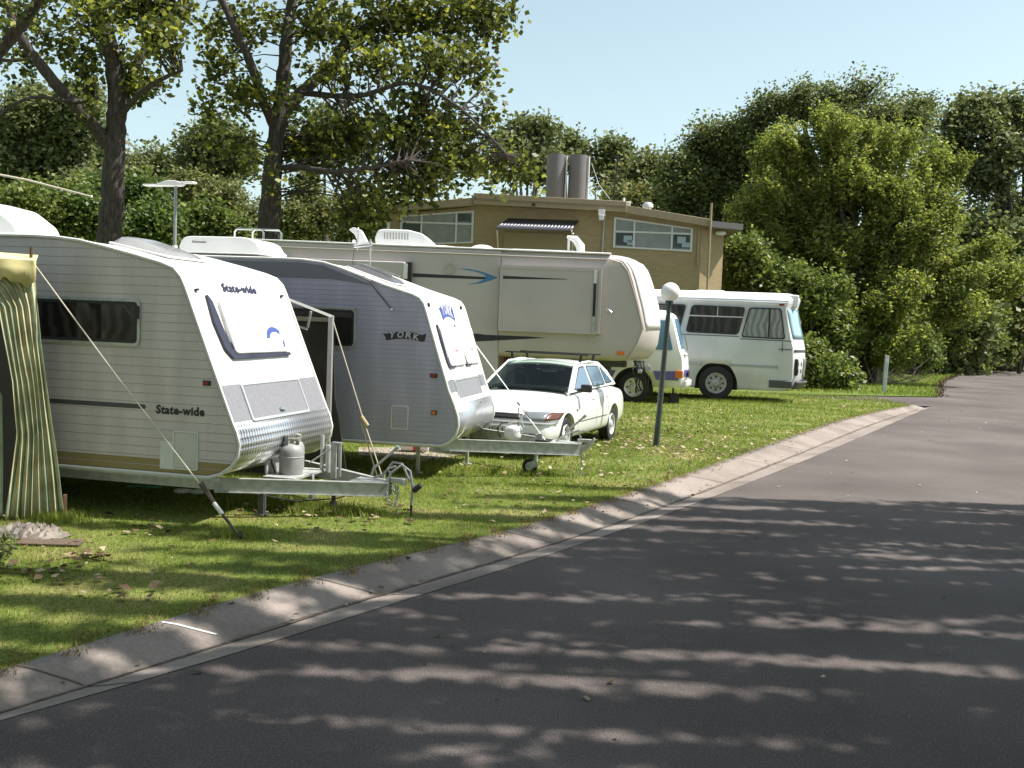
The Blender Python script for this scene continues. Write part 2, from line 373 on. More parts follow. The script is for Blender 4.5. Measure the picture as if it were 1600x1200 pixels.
prof = [(0, 0), (.18, -.012), (.36, -.022), (.42, -.018), (.55, .014), (.72, .05), (.86, .08), (1, .1)]
vs = []
for a, b in zip(A_, B_):
    for t, z in prof:
        p = a.lerp(b, t); vs.append((p.x, p.y, ROAD_Z + .004 + z + (.001 if t == 1 else 0)))
    vs.append((b.x, b.y, -.12))
m_ = len(prof) + 1
mb = MB().add(vs, [(i * m_ + k, i * m_ + k + 1, (i + 1) * m_ + k + 1, (i + 1) * m_ + k) for i in range(NK - 1) for k in range(m_ - 1)])
# construction joints of the cast kerb
acc = 0; jm = mat('joint_dirt', (.09, .075, .06), .95)
for i in range(1, NK - 1):
    acc += (B_[i] - B_[i - 1]).length
    if acc > 2.35:
        acc = 0; d = (B_[i + 1] - B_[i]).normalized() * .008
        r0 = [Vector(vs[i * m_ + k]) + Vector((0, 0, .003)) for k in range(len(prof))]
        mb.add([p - d for p in r0] + [p + d for p in r0], [(k, k + 1, len(prof) + k + 1, len(prof) + k) for k in range(len(prof) - 1)], 1)
kerb = mb.build('kerb', [kerbm, jm], fix=False, smooth=0)
kerb.data.polygons.foreach_set('use_smooth', [True] * len(kerb.data.polygons)); kerb['kind'] = 'structure'
# thin silt line and damp leaves lying in the invert of the gutter
vs2 = []
for i in range(6, NK - 2):
    a, b = A_[i], B_[i]; w = .015 + .03 * random.random()
    for t in (.40 - w, .40 + w): p = a.lerp(b, t); vs2.append((p.x, p.y, ROAD_Z - .009))
silt = MB().add(vs2, [(2 * i, 2 * i + 1, 2 * i + 3, 2 * i + 2) for i in range(len(vs2) // 2 - 1)]).build('gutter_silt', mat('silt', (.19, .145, .115), .95, noise=.5, nscale=14), fix=False)
silt['kind'] = 'stuff'
# white painted stripe over the kerb
pb0 = gp(303, 974, 0); i0 = min(range(NK), key=lambda i: (B_[i] - pb0).length); st = MB(); vv = []; n = 9
def kp(i, t, up):
    k0 = int(i); f = i - k0; a = A_[k0].lerp(A_[k0 + 1], f); b = B_[k0].lerp(B_[k0 + 1], f); p = a.lerp(b, t)
    return Vector((p.x, p.y, ROAD_Z + .004 + float(np.interp(t, [q[0] for q in prof], [q[1] for q in prof])) + up))
for k in range(n):
    t = .97 - .42 * k / (n - 1); i = i0 + .05 + .05 * k / (n - 1); vv += [kp(i, t, .005), kp(i + .045, t, .005)]
st.add(vv, [(2 * i, 2 * i + 1, 2 * i + 3, 2 * i + 2) for i in range(n - 1)])
o = st.build('painted_stripe', mat('line_paint', (.8, .8, .78), .6), fix=False); tag(o, 'short white painted stripe across the concrete kerb', 'painted stripe')

# ground under everything, to the horizon, with the wooded hill rising behind
ground = sheet('ground', [(-1500, -300), (1500, -300), (1500, 2500), (-1500, 2500)], -.16, earth)
c0 = B_[-1]
lawn_pts = [(p.x, p.y) for p in B_] + [(c0.x - .8, c0.y + .9), (7.5, 33.2), (2, 33.8), (-60, 40), (-60, -16)]
lawn = sheet('lawn', lawn_pts, .002, lawnm)
q = [gp(x, y, -.08) for x, y in [(1150, 616), (1300, 617), (1463, 620), (1464, 606), (1468, 596), (1486, 588), (1510, 584)]]
far_lawn = sheet('far_lawn', [(-70, 44)] + [(p.x, p.y) for p in q] + [(q[-1].x - 1, q[-1].y + 4), (14, 58), (0, 60), (-70, 70)], -.078, lawn2m)
road = sheet('road', [(p.x, p.y) for p in A_] + [(c0.x - 1.2, c0.y + 1.2), (7.5, 33.4), (2, 34), (-62, 40.4), (-72, 46), (q[0].x - 4, q[0].y - .1), (q[0].x, q[0].y - .15)] + [(p.x, p.y - .1) for p in q[1:3]] + [(p.x - .05, p.y) for p in q[3:]] + [(34, 75), (70, 85), (70, 30), (45, -16)], ROAD_Z, asphalt)
# faint lighter wheel-polished strips are left to the asphalt itself
pad = [gp(x, y, .0) for x, y in [(560, 700), (735, 700), (790, 703), (735, 709), (664, 722), (560, 712)]]
o = sheet('concrete_pad', [(p.x, p.y) for p in pad], .012, padm)

# ================================================================== GRASS, LITTER
BX = np.array([p.x for p in B_]); BY = np.array([p.y for p in B_])
def onlawn(x, y, m=.03): return x < np.interp(y, BY, BX) - m
def blades(name, pts, h, w, m, lean=.5):
    n = len(pts); a = RNG.uniform(0, 2 * math.pi, n); hh = h * RNG.uniform(.5, 1.25, n); ww = w * RNG.uniform(.6, 1.3, n)
    la = RNG.uniform(0, 2 * math.pi, n); ll = hh * RNG.uniform(0, lean, n)
    dx, dy = np.cos(a) * ww / 2, np.sin(a) * ww / 2; z0 = np.zeros(n)
    v = np.empty((n, 3, 3)); v[:, 0] = np.stack([pts[:, 0] - dx, pts[:, 1] - dy, z0], 1); v[:, 1] = np.stack([pts[:, 0] + dx, pts[:, 1] + dy, z0], 1)
    v[:, 2] = np.stack([pts[:, 0] + np.cos(la) * ll, pts[:, 1] + np.sin(la) * ll, hh], 1)
    return rawmesh(name, v.reshape(-1, 3), 3, m)
def rawmesh(name, v, k, m, parent=None):
    n = len(v) // k; me = D.meshes.new(name); me.vertices.add(n * k); me.vertices.foreach_set('co', np.ascontiguousarray(v, dtype=np.float32).ravel())
    me.loops.add(n * k); me.loops.foreach_set('vertex_index', np.arange(n * k, dtype=np.int32)); me.polygons.add(n)
    me.polygons.foreach_set('loop_start', np.arange(0, n * k, k, dtype=np.int32)); me.update(calc_edges=True); me.validate()
    me.materials.append(m); o = D.objects.new(name, me); COL.objects.link(o)
    if parent: o.parent = parent
    return o
grassm = leafmat('grass_blade', (.11, .145, .025), (.21, .29, .045), (.38, .35, .12), .32, .6, .2)
def scatter(n, x0, x1, y0, y1):
    p = np.stack([RNG.uniform(x0, x1, n), RNG.uniform(y0, y1, n)], 1)
    fx = .53 * p[:, 1] + .6; return p[onlawn(p[:, 0], p[:, 1]) & (np.abs(p[:, 0]) < fx)]
def clumped(p, keep=.75, f=1.7):
    s = np.sin(p[:, 0] * f + 2 * np.sin(p[:, 1] * f * .8)) * np.sin(p[:, 1] * f * 1.3 + 1.5 * np.sin(p[:, 0] * f)); return p[RNG.uniform(0, 1, len(p)) < keep + .35 * s]
g1 = scatter(240000, -6.5, 1.5, 4.6, 12.5); g1 = clumped(g1)
o = blades('grass', g1, .028, .006, grassm, .9); o['kind'] = 'stuff'; o['label'] = 'short green lawn grass beside the kerb'
g2 = scatter(150000, -9, 5, 12, 20); o = blades('grass', clumped(g2), .042, .011, grassm, .9); o['kind'] = 'stuff'; o['label'] = 'short lawn grass around the caravans'
g3 = scatter(90000, -6, 13, 19, 33.5); o = blades('grass', clumped(g3), .05, .024, grassm, .9); o['kind'] = 'stuff'; o['label'] = 'sunlit lawn grass near the bus'
# taller uncut tufts round stands and wheels
tf = []
for x, y, s, n in [(-2.0, 10.3, .45, 1600), (-1.6, 10.15, .4, 1300), (-2.5, 10.6, .35, 900), (.0, 13.3, .5, 900), (-1.1, 13.2, .5, 900), (6.6, 28.4, .9, 900), (5.6, 28.4, .7, 500), (-2.3, 8.9, .2, 400), (-4.1, 9.3, .25, 700)]:
    tf.append(np.stack([RNG.normal(x, s * .6, n), RNG.normal(y, s * .28, n)], 1))
o = blades('grass', np.concatenate(tf), .095, .008, grassm, .8); o['kind'] = 'stuff'; o['label'] = 'longer grass tufts around wheels and stands'
# fallen leaves
litm = leafmat('dead_leaf', (.05, .03, .018), (.16, .10, .055), (.50, .41, .28), .1, .7)
def litter(pts, s, z=.03):
    n = len(pts); a = RNG.uniform(0, 2 * math.pi, n); q = s * RNG.uniform(.45, 1.2, n); v = np.empty((n, 4, 3))
    curl = RNG.uniform(-.2, .6, (n, 4))
    for k, (u, w) in enumerate([(-1, 0), (0, -.6), (1, .1), (0, .65)]):
        v[:, k, 0] = pts[:, 0] + q * (u * np.cos(a) - w * np.sin(a)); v[:, k, 1] = pts[:, 1] + q * (u * np.sin(a) + w * np.cos(a)); v[:, k, 2] = z + q * curl[:, k]
    return v.reshape(-1, 3)
LV = []
qe = [gp(x, y, -.08) for x, y in [(1463, 620), (1464, 606), (1468, 596), (1486, 588), (1510, 584)]]; n = 60000; fy_ = RNG.uniform(36.2, 62, n); fx_ = RNG.uniform(-4, 27, n); k = fx_ < np.interp(fy_, [p.y for p in qe], [p.x for p in qe]) + RNG.normal(-.05, .12, n)
o = blades('grass', np.stack([fx_[k], fy_[k]], 1), .10, .05, grassm, .9); o.location = (0, 0, -.08); o['kind'] = 'stuff'; o['label'] = 'sunlit grass of the far lawn beyond the side road'
n = 1500; t_ = RNG.uniform(0, 1, n) ** .8; ey = qe[0].y + (qe[-1].y - qe[0].y) * t_; ex = np.interp(ey, [p.y for p in qe], [p.x for p in qe]) + RNG.normal(.05, .13, n)
o = blades('grass', np.stack([ex, ey], 1), .07, .06, mat('brown_edge_litter', (.13, .09, .05), .95), 1.5); o.location = (0, 0, -.09); o['kind'] = 'stuff'; o['label'] = 'brown leaf litter along the edge of the far lawn'
LV.append(litter(scatter(330, -6, 1.5, 5, 12), .025)); LV.append(litter(scatter(900, -5, 6, 12, 24), .035)); LV.append(litter(scatter(500, 0, 12, 20, 33), .045))
for x, y, sx, sy, n in [(2.2, 17.2, 1.6, 1.5, 700), (1.5, 19, 1.8, 1.6, 400), (-1.9, 10.15, .5, .2, 50), (.3, 13.5, 1.4, .5, 130), (-3.2, 7.9, .12, .1, 26), (-3.6, 7.4, .25, .14, 40), (-2.9, 9.0, .5, .3, 40), (-1.2, 9.8, .6, .3, 50), (-.5, 11.3, .8, .4, 60), (-2.6, 6.9, .3, .2, 20), (3.6, 15.5, .8, 1.2, 120)]:
    p = np.stack([RNG.normal(x, sx, n), RNG.normal(y, sy, n)], 1); LV.append(litter(p[onlawn(p[:, 0], p[:, 1])], .045))
o = rawmesh('leaf_litter', np.concatenate(LV), 4, litm); o['kind'] = 'stuff'; o['label'] = 'brown and pale dead leaves fallen on the lawn'
ei = RNG.integers(6, NK - 2, 230); tt = RNG.choice([.38, .42, .5, .7, .9, .98], 230); p = np.array([[*(A_[i].lerp(B_[i], t) + Vector((random.uniform(-.1, .1), random.uniform(-.1, .1), 0))).xy] for i, t in zip(ei, tt)])
lv = [litter(p[k:k + 1], .028, (ROAD_Z + .02 if tt[k] < .6 else -.005)) for k in range(230)]
rp_ = np.stack([RNG.uniform(-2, 14, 420), RNG.uniform(5, 34, 420)], 1); rp_ = rp_[rp_[:, 0] > np.interp(rp_[:, 1], [q_.y for q_ in A_], [q_.x for q_ in A_]) + .1]
o = rawmesh('leaf_litter', np.concatenate(lv + [litter(rp_, .03, ROAD_Z + .012)]), 4, litm); o['kind'] = 'stuff'; o['label'] = 'dead leaves along the gutter and on the asphalt'
# dry thatch along the kerb edge
th = []
for i in range(4, NK - 1):
    n = 200 if BY[i] < 14 else 90; th.append(np.stack([BX[i] + RNG.normal(-.04, .05, n), BY[i] + RNG.uniform(-.25, .25, n)], 1))
o = blades('grass', np.concatenate(th), .028, .009, leafmat('dry_grass', (.16, .12, .045), (.26, .20, .08), (.36, .27, .14), .15, .8, .1), 1.4); o['kind'] = 'stuff'; o['label'] = 'dry straw coloured grass edge along the kerb'

# ================================================================== VEGETATION
barkm = mat('dark_bark', (.085, .068, .055), .95, col2=(.03, .024, .02), nscale=7, bump=1.0, bscale=16, stretch=(3, 3, .5), nlow=.35, nhigh=.65)
barkp = mat('pale_bark', (.30, .26, .22), .9, col2=(.13, .11, .09), nscale=5, bump=.6, bscale=18, stretch=(2, 2, .6))
stick = mat('dead_stick', (.30, .23, .17), .9, noise=.4, nscale=6)
lf_poplar = leafmat('poplar_leaf', (.038, .05, .015), (.105, .12, .028), (.36, .37, .075), .42, .45, .3)
lf_gum = leafmat('gum_leaf', (.075, .095, .035), (.15, .175, .065), (.28, .29, .13), .36, .5)
lf_gum2 = leafmat('olive_gum_leaf', (.075, .09, .03), (.15, .165, .052), (.27, .25, .095), .32, .5)
lf_locust = leafmat('locust_leaf', (.095, .12, .03), (.20, .24, .055), (.38, .38, .11), .48, .5)
lf_hedge = leafmat('hedge_leaf', (.065, .09, .025), (.14, .185, .045), (.29, .31, .09), .36, .45)
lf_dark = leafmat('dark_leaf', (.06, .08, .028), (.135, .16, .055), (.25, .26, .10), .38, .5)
lf_bright = leafmat('bright_leaf', (.05, .08, .025), (.10, .145, .035), (.19, .24, .065), .35, .45)

def leaves(name, cen, per, spread, size, m, parent, asp=1.7, droop=0, streak=None):
    """leaf-sized faces gathered in twig clusters round the given centres"""
    cen = np.asarray(cen); n = len(cen) * per; c = np.repeat(cen, per, 0)
    off = RNG.normal(0, 1, (n, 3)) * spread
    if streak is not None: off = off * .45 + np.repeat(streak, per, 0) * RNG.uniform(-1, 1, (n, 1))
    c = c + off; c[:, 2] -= droop * RNG.exponential(1, n)
    u = RNG.normal(0, 1, (n, 3)); u[:, 2] *= .6; u /= np.linalg.norm(u, axis=1)[:, None]
    w = RNG.normal(0, 1, (n, 3)); w -= u * np.sum(u * w, 1)[:, None]; w /= np.linalg.norm(w, axis=1)[:, None]
    s = size * RNG.uniform(.55, 1.3, (n, 1)); a = s * asp / 2; b = s / 2
    v = np.empty((n, 4, 3)); v[:, 0] = c - u * a; v[:, 1] = c + w * b - u * a * .15; v[:, 2] = c + u * a; v[:, 3] = c - w * b - u * a * .15
    return rawmesh(name, v.reshape(-1, 3), 4, m, parent)
def fill(ells, dens=1.0, shell=.5, k=1.0):
    """cluster centres inside ellipsoids; shell pushes them to the outside"""
    out = []
    for (c, r, n) in ells:
        n = int(n * dens); d = RNG.normal(0, 1, (n, 3)); d /= np.linalg.norm(d, axis=1)[:, None]
        rad = RNG.uniform(shell, 1, (n, 1)) ** .8 * (1 + .16 * np.sin(d[:, :1] * 5 + c[0]) + .14 * np.sin(d[:, 2:3] * 7 + c[1]) + RNG.normal(0, .06, (n, 1)))
        out.append(np.asarray(c) + d * rad * np.asarray(r) * k)
    return np.concatenate(out)
def limb(mb, pts, rs, wob=.04, n=9, sub=5):
    """smooth tapering limb through points"""
    P = [Vector(p) for p in pts]; out = []; rr = []
    for i in range(len(P) - 1):
        p0, p1, p2, p3 = P[max(i - 1, 0)], P[i], P[i + 1], P[min(i + 2, len(P) - 1)]
        for k in range(sub):
            t = k / sub; q = .5 * ((2 * p1) + (p2 - p0) * t + (2 * p0 - 5 * p1 + 4 * p2 - p3) * t * t + (3 * p1 - p0 - 3 * p2 + p3) * t ** 3)
            r = rs[i] + (rs[i + 1] - rs[i]) * t; out.append(q + Vector([random.uniform(-1, 1) * r * wob * 2 for _ in range(3)])); rr.append(r * random.uniform(.95, 1.06))
    out.append(P[-1]); rr.append(rs[-1]); mb.tube(out, rr, n, jit=.05); return out
def twigs(mb, targets, anchors, r, n):
    A = np.array([tuple(a) for a in anchors]); idx = RNG.choice(len(targets), min(n, len(targets)), replace=False)
    for i in idx:
        t = targets[i]; d = np.linalg.norm(A - t, axis=1) + .5 * np.maximum(0, A[:, 2] - t[2]); a = A[np.argmin(d)]
        m = (a + t) / 2 + RNG.normal(0, .12, 3) * np.linalg.norm(t - a) * .5 + np.array([0, 0, .08]) * np.linalg.norm(t - a)
        mb.tube([a, m, t], [r, r * .6, r * .25], 5)

def pix_ell(lst, Y, sd=1.6, depth=.8):
    """crown regions: sighted centre and radii at real distance Y, rounded in depth"""
    out = []
    for px, py, rx, ry, n in lst:
        c = ap(px, py, Y + random.uniform(-sd, sd)); k = c.y / F_PX; out.append(((c.x, c.y, c.z), (rx * k, max(.5, (rx + ry) / 2 * k * depth), ry * k), n))
    return out

def poplar(label, group, Y, limbs, ells, per, size, twn=160, sprd=.26, mleaf=None):
    base = limbs[0][0]; b = ap(base[0], base[1], Y); root = thing('poplar_tree', label, 'tree', (b.x, b.y, 0), 0, group); inv = Vector((b.x, b.y, 0)); anchors = []
    mb = MB()
    for i, l in enumerate(limbs):
        pts = []
        for k, q in enumerate(l):
            w = ap(q[0], q[1], Y + (q[3] if len(q) > 3 else 0)) - inv; pts.append(w)
        if i == 0: pts = [Vector((pts[0].x, pts[0].y, -.2))] + pts; rs = [l[0][2] * Y / F_PX / 2 * 1.1] + [q[2] * Y / F_PX / 2 * .84 for q in l]
        else: rs = [q[2] * Y / F_PX / 2 for q in l]
        anchors += limb(mb, pts, rs)
    C = fill(pix_ell(ells, Y), .78, .15) - np.array(inv)
    tb = MB(); twigs(tb, C, anchors, .028, twn)
    mb.build('trunk', barkm, root, smooth=60); tb.build('twigs', barkm, root, smooth=60)
    leaves('crown', C, per, sprd, size, mleaf or lf_poplar, root, 1.25)
    return root

poplar('thick forked poplar whose trunk rises behind the nearest caravan roof', 'poplars behind the caravans', 31.0,
    [[(172, 372, 45), (176, 300, 42), (180, 215, 37), (184, 160, 34), (176, 90, 32), (160, 40, 30), (146, -30, 26), (140, -120, 20)],
     [(168, 225, 22), (140, 190, 20, -.4), (95, 140, 18, -.9), (55, 90, 15, -1.2), (25, 45, 12, -1.5), (10, 0, 9, -1.7)],
     [(186, 165, 18), (205, 120, 15, .4), (232, 70, 13, .8), (262, 30, 11, 1), (300, -20, 8, 1.2)],
     [(182, 190, 10), (215, 150, 9, -.6), (250, 125, 7, -1), (285, 110, 4, -1.3)],
     [(150, 155, 7), (110, 158, 6, -1), (50, 152, 5, -1.4), (0, 178, 4, -1.8)]],
    [(60, 40, 70, 50, 48), (150, 30, 60, 60, 40), (215, 25, 60, 40, 60), (255, 60, 50, 45, 42), (110, 85, 60, 30, 34), (200, 110, 35, 40, 30), (235, 130, 35, 25, 24), (270, 20, 50, 30, 40), (30, 100, 30, 40, 14), (130, 120, 30, 25, 18), (220, 150, 25, 12, 8), (40, -40, 120, 60, 60), (200, -50, 130, 60, 90), (140, 180, 20, 30, 7)], 15, .16, 260, .17)
poplar('tall poplar with a spreading leafy limb reaching over the brick building', 'poplars behind the caravans', 32.0,
    [[(418, 375, 42), (424, 300, 37), (428, 240, 33), (436, 180, 31), (442, 130, 26), (448, 60, 22), (456, 0, 18), (462, -90, 14)],
     [(430, 200, 18), (412, 160, 16, -.5), (392, 100, 13, -.9), (372, 55, 11, -1.2), (342, -10, 9, -1.5)],
     [(438, 185, 20), (470, 145, 19, .3), (512, 108, 17, .7), (548, 60, 15, 1.0), (585, 35, 12, 1.3), (650, 5, 9, 1.6), (720, -20, 6, 2)],
     [(432, 262, 10), (470, 262, 9, -1), (520, 268, 8, -1.6), (580, 262, 6, -2), (640, 250, 4, -2.4)],
     [(470, 145, 10), (560, 150, 8, -1), (640, 130, 6, -1.6), (720, 170, 4, -2), (790, 240, 3, -2.2)],
     [(426, 190, 7), (405, 150, 6, -.5), (390, 140, 5, -1), (340, 130, 4, -1.5)]],
    [(370, 40, 60, 50, 50), (345, 110, 50, 50, 42), (385, 150, 40, 40, 30), (330, 175, 40, 40, 24), (350, 225, 40, 35, 18), (440, 40, 40, 50, 22), (500, 40, 50, 50, 50), (560, 50, 60, 50, 70), (520, 105, 50, 35, 36), (620, 30, 60, 45, 80), (690, 30, 60, 40, 80), (760, 25, 55, 45, 80), (600, 100, 50, 40, 40), (680, 95, 60, 40, 60), (735, 110, 45, 40, 46), (560, 210, 70, 55, 100), (640, 215, 80, 60, 130), (500, 230, 50, 45, 55), (700, 210, 60, 50, 80), (720, 270, 60, 45, 76), (780, 265, 50, 32, 34), (820, 268, 26, 18, 12), (640, 290, 70, 45, 90), (570, 290, 50, 45, 50), (560, 335, 40, 35, 34), (460, 230, 40, 40, 34), (765, 180, 22, 25, 14), (440, 150, 35, 30, 16), (650, 160, 60, 30, 34), (480, -50, 140, 60, 70), (660, -50, 140, 60, 80), (420, 280, 18, 60, 10), (390, 255, 25, 20, 8)], 15, .16, 480, .19)
# nearer tree standing off to the left, one pale limb reaching into the picture
poplar('leaning poplar with a pale sunlit limb at the upper left edge', 'poplars behind the caravans', 19.0,
    [[(-190, 470, 44), (-175, 300, 38), (-130, 200, 34), (-60, 135, 27), (0, 78, 23), (40, 30, 20), (80, -30, 17), (120, -120, 12)], [(-10, 92, 8), (20, 95, 5, -.4), (50, 92, 3, -.8)]],
    [(10, 10, 60, 40, 16), (90, -30, 80, 40, 40), (-120, 60, 120, 80, 60), (20, 90, 40, 10, 3)], 14, .10, 40, .2)

def lumps(E, k=7):
    """break big crown regions into separate boughs"""
    out = []
    for c, r, n in E:
        out.append((c, tuple(q * .62 for q in r), n * .22))
        for _ in range(k):
            d = RNG.normal(0, 1, 3); d /= np.linalg.norm(d); s = RNG.uniform(.26, .5)
            out.append((tuple(np.array(c) + d * np.array(r) * RNG.uniform(.45, .92)), (r[0] * s * 1.15, r[1] * s, r[2] * s * .85), n * .78 / k * RNG.uniform(.6, 1.4)))
    return out
def tree(kind, label, cat, px, pyb, pyt, Y, ells, per, sprd, size, mleaf, bark=barkm, trunk_w=.4, group=None, shell=.4, droop=0, asp=1.7, streakf=0, base_z=-.1, ntw=40, fork=5):
    """a tree at distance Y: px trunk foot, crown regions sighted on the hillside"""
    b = ap(px, pyb, Y); bz = base_z if base_z is not None else b.z; root = thing(kind, label, cat, (b.x, b.y, bz), 0, group); o0 = Vector((b.x, b.y, bz))
    E = pix_ell(ells, Y, 1.2, .8); C = fill(lumps(E), 1, shell) - np.array(o0); C = C[C[:, 2] > .1]
    mb = MB(); anchors = []; top = ap(px, pyt, Y) - o0; cc = sorted(range(len(E)), key=lambda i: -E[i][2])[:fork]
    h0 = Vector((random.uniform(-.2, .2), 0, top.z * .28)); anchors += limb(mb, [(0, 0, -.3), h0 * .5, h0], [trunk_w, trunk_w * .8, trunk_w * .7])
    for i in cc:
        e = Vector(E[i][0]) - o0; mid = h0.lerp(e, .5) + Vector((0, 0, -.1 * e.z)); anchors += limb(mb, [h0 * .96, mid, e], [trunk_w * .5, trunk_w * .35, trunk_w * .08])
    twigs(mb, C, anchors, trunk_w * .09, ntw)
    mb.build('trunk', bark, root, smooth=60)
    st = None
    if streakf:
        d = C / np.linalg.norm(C, axis=1)[:, None]; d[:, 2] = np.abs(d[:, 2]) * .5 + .1; st = d * streakf
    leaves('crown', C, per, sprd, size, mleaf, root, asp, droop, st); return root

# ------------------------------------------------------------------ hill and woods
nx, ny = 60, 40; vs = []
def hillz(x, y):
    t = max(0, min(1, (y - 62) / 130)); s = t * t * (3 - 2 * t)
    return -.3 + s * (17 * (1 / (1 + math.exp((x - 55) / 40))) + 2 + 1.5 * math.sin(x * .05 + 1) + 1.2 * math.sin(x * .11))
for j in range(ny):
    for i in range(nx): x = -260 + 520 * i / (nx - 1); y = 55 + 300 * j / (ny - 1); vs.append((x, y, hillz(x, y)))
hill = MB().add(vs, [(j * nx + i, j * nx + i + 1, (j + 1) * nx + i + 1, (j + 1) * nx + i) for j in range(ny - 1) for i in range(nx - 1)]).build('hill', earth, fix=False); hill['kind'] = 'structure'
# wood covering the hillside: one mass
C = []
for (x0, x1, y0, y1, h, n) in [(-130, 70, 78, 100, 8, 1500), (-150, 80, 100, 150, 9, 2300), (-90, 40, 62, 78, 5.0, 700)]:
    xx = RNG.uniform(x0, x1, n); yy = RNG.uniform(y0, y1, n)
    zz = np.array([hillz(a, b) for a, b in zip(xx, yy)]) + h * RNG.uniform(.15, .95, n) * (.8 + .25 * np.sin(xx * .45) * np.sin(yy * .33)); C.append(np.stack([xx, yy, zz], 1))
C = np.concatenate(C)
o = leaves('forest', C, 34, .8, .27, lf_gum2, None, 1.4); o['kind'] = 'stuff'; o['label'] = 'wooded hillside of dull green gum trees beyond the caravans'

tr = tree
G_ = 'gum trees on the skyline'
tr('gum_tree', 'small round dark gum on the skyline between the two poplar trunks', 'tree', 245, 330, 235, 130, [(245, 262, 34, 26, 90), (262, 280, 30, 22, 50)], 30, 1.0, .38, lf_dark, group=G_, base_z=10)
tr('gum_tree', 'low reddish-olive gum just right of the left poplar trunk', 'tree', 208, 330, 250, 120, [(208, 270, 26, 22, 60), (190, 285, 26, 20, 40)], 28, .9, .36, lf_gum2, group=G_, base_z=9)
tr('gum_tree', 'broad tall gum on the skyline left of the leafier poplar trunk', 'tree', 335, 330, 190, 110, [(335, 225, 42, 32, 110), (365, 235, 30, 28, 70), (310, 245, 30, 25, 60), (345, 265, 60, 28, 90)], 30, .85, .33, lf_dark, group=G_, base_z=8)
tr('gum_tree', 'dark gum with a flat top seen behind the right poplar trunk', 'tree', 508, 330, 175, 100, [(508, 205, 32, 28, 90), (490, 235, 36, 26, 60), (540, 230, 30, 30, 50)], 30, .8, .3, lf_dark, group=G_, base_z=7)
tr('gum_tree', 'leafy gum with wispy umbrella top left of the roof flues', 'tree', 822, 330, 190, 95, [(825, 228, 42, 26, 120), (800, 240, 30, 28, 70), (845, 250, 40, 30, 80), (808, 200, 18, 6, 14), (845, 198, 26, 5, 20), (862, 204, 14, 7, 10)], 30, .55, .3, lf_gum, barkp, group=G_, base_z=6)
tr('gum_tree', 'open-crowned gum peeping between and beside the roof flues', 'tree', 890, 330, 210, 105, [(884, 222, 20, 8, 30), (875, 245, 40, 20, 60), (900, 235, 14, 8, 14)], 26, .6, .3, lf_dark, barkp, group=G_, base_z=7)
tr('gum_tree', 'thin see-through gum beside the dark roof mast', 'tree', 955, 330, 215, 105, [(955, 228, 26, 13, 40), (940, 245, 22, 14, 26), (972, 250, 26, 16, 30), (950, 275, 40, 18, 60)], 22, .6, .3, lf_gum, barkp, group=G_, base_z=7, trunk_w=.5)
tr('gum_tree', 'low pale green gum above the right end of the brick building', 'tree', 1015, 330, 245, 85, [(1015, 262, 36, 16, 60), (1000, 285, 50, 20, 80), (1045, 275, 40, 26, 70)], 28, .6, .26, lf_gum2, group=G_, base_z=5)
tr('olive_tree', 'mid green rounded tree behind the right end of the roof', 'tree', 1030, 420, 290, 62, [(1030, 318, 60, 26, 90), (985, 315, 50, 18, 60), (1060, 350, 50, 40, 70)], 30, .45, .2, lf_gum2, base_z=0)
tr('broadleaf_tree', 'large dense tree filling the left edge behind the poplar limb', 'tree', 60, 470, 100, 48, [(30, 190, 55, 60, 150), (95, 200, 65, 50, 170), (120, 165, 35, 40, 70), (140, 245, 45, 50, 110), (60, 260, 80, 50, 160), (110, 300, 60, 40, 100), (10, 300, 60, 50, 100)], 44, .32, .16, lf_gum, trunk_w=.6, shell=.3, ntw=100)
for i, (lab, ells, m) in enumerate([
    ('bright green shrub behind the white rooftop air conditioner', [(40, 330, 70, 45, 130), (100, 335, 50, 45, 110)], lf_hedge),
    ('bright green shrub tight against the left poplar trunk on its left', [(130, 335, 45, 42, 110), (145, 305, 25, 25, 40)], lf_bright),
    ('bright green shrub between the left poplar trunk and the winged aerial', [(225, 345, 45, 42, 130), (215, 305, 28, 26, 60), (250, 330, 25, 30, 40)], lf_bright),
    ('pale leaved shrub behind the second caravan roof unit', [(310, 350, 48, 26, 120), (350, 355, 40, 20, 80)], lf_hedge),
    ('olive round shrub filling the gap left of the right poplar trunk', [(350, 320, 60, 45, 130), (300, 300, 40, 35, 70), (385, 345, 40, 30, 60)], lf_gum2),
    ('olive bushy wattle right of the right poplar trunk', [(500, 335, 60, 45, 130), (455, 350, 40, 30, 60), (470, 300, 30, 36, 40)], lf_gum2),
    ('dark shrub at the left corner of the brick building', [(580, 335, 45, 45, 110), (545, 350, 40, 36, 70)], lf_dark)]):
    tr('shrub', lab, 'shrub', ells[0][0], 560, ells[0][1], 40 + i * 1.1 if i < 4 else 46 + i, ells, 46, .26, .13, m, trunk_w=.12, group='shrubs behind the caravans', base_z=0, ntw=24)

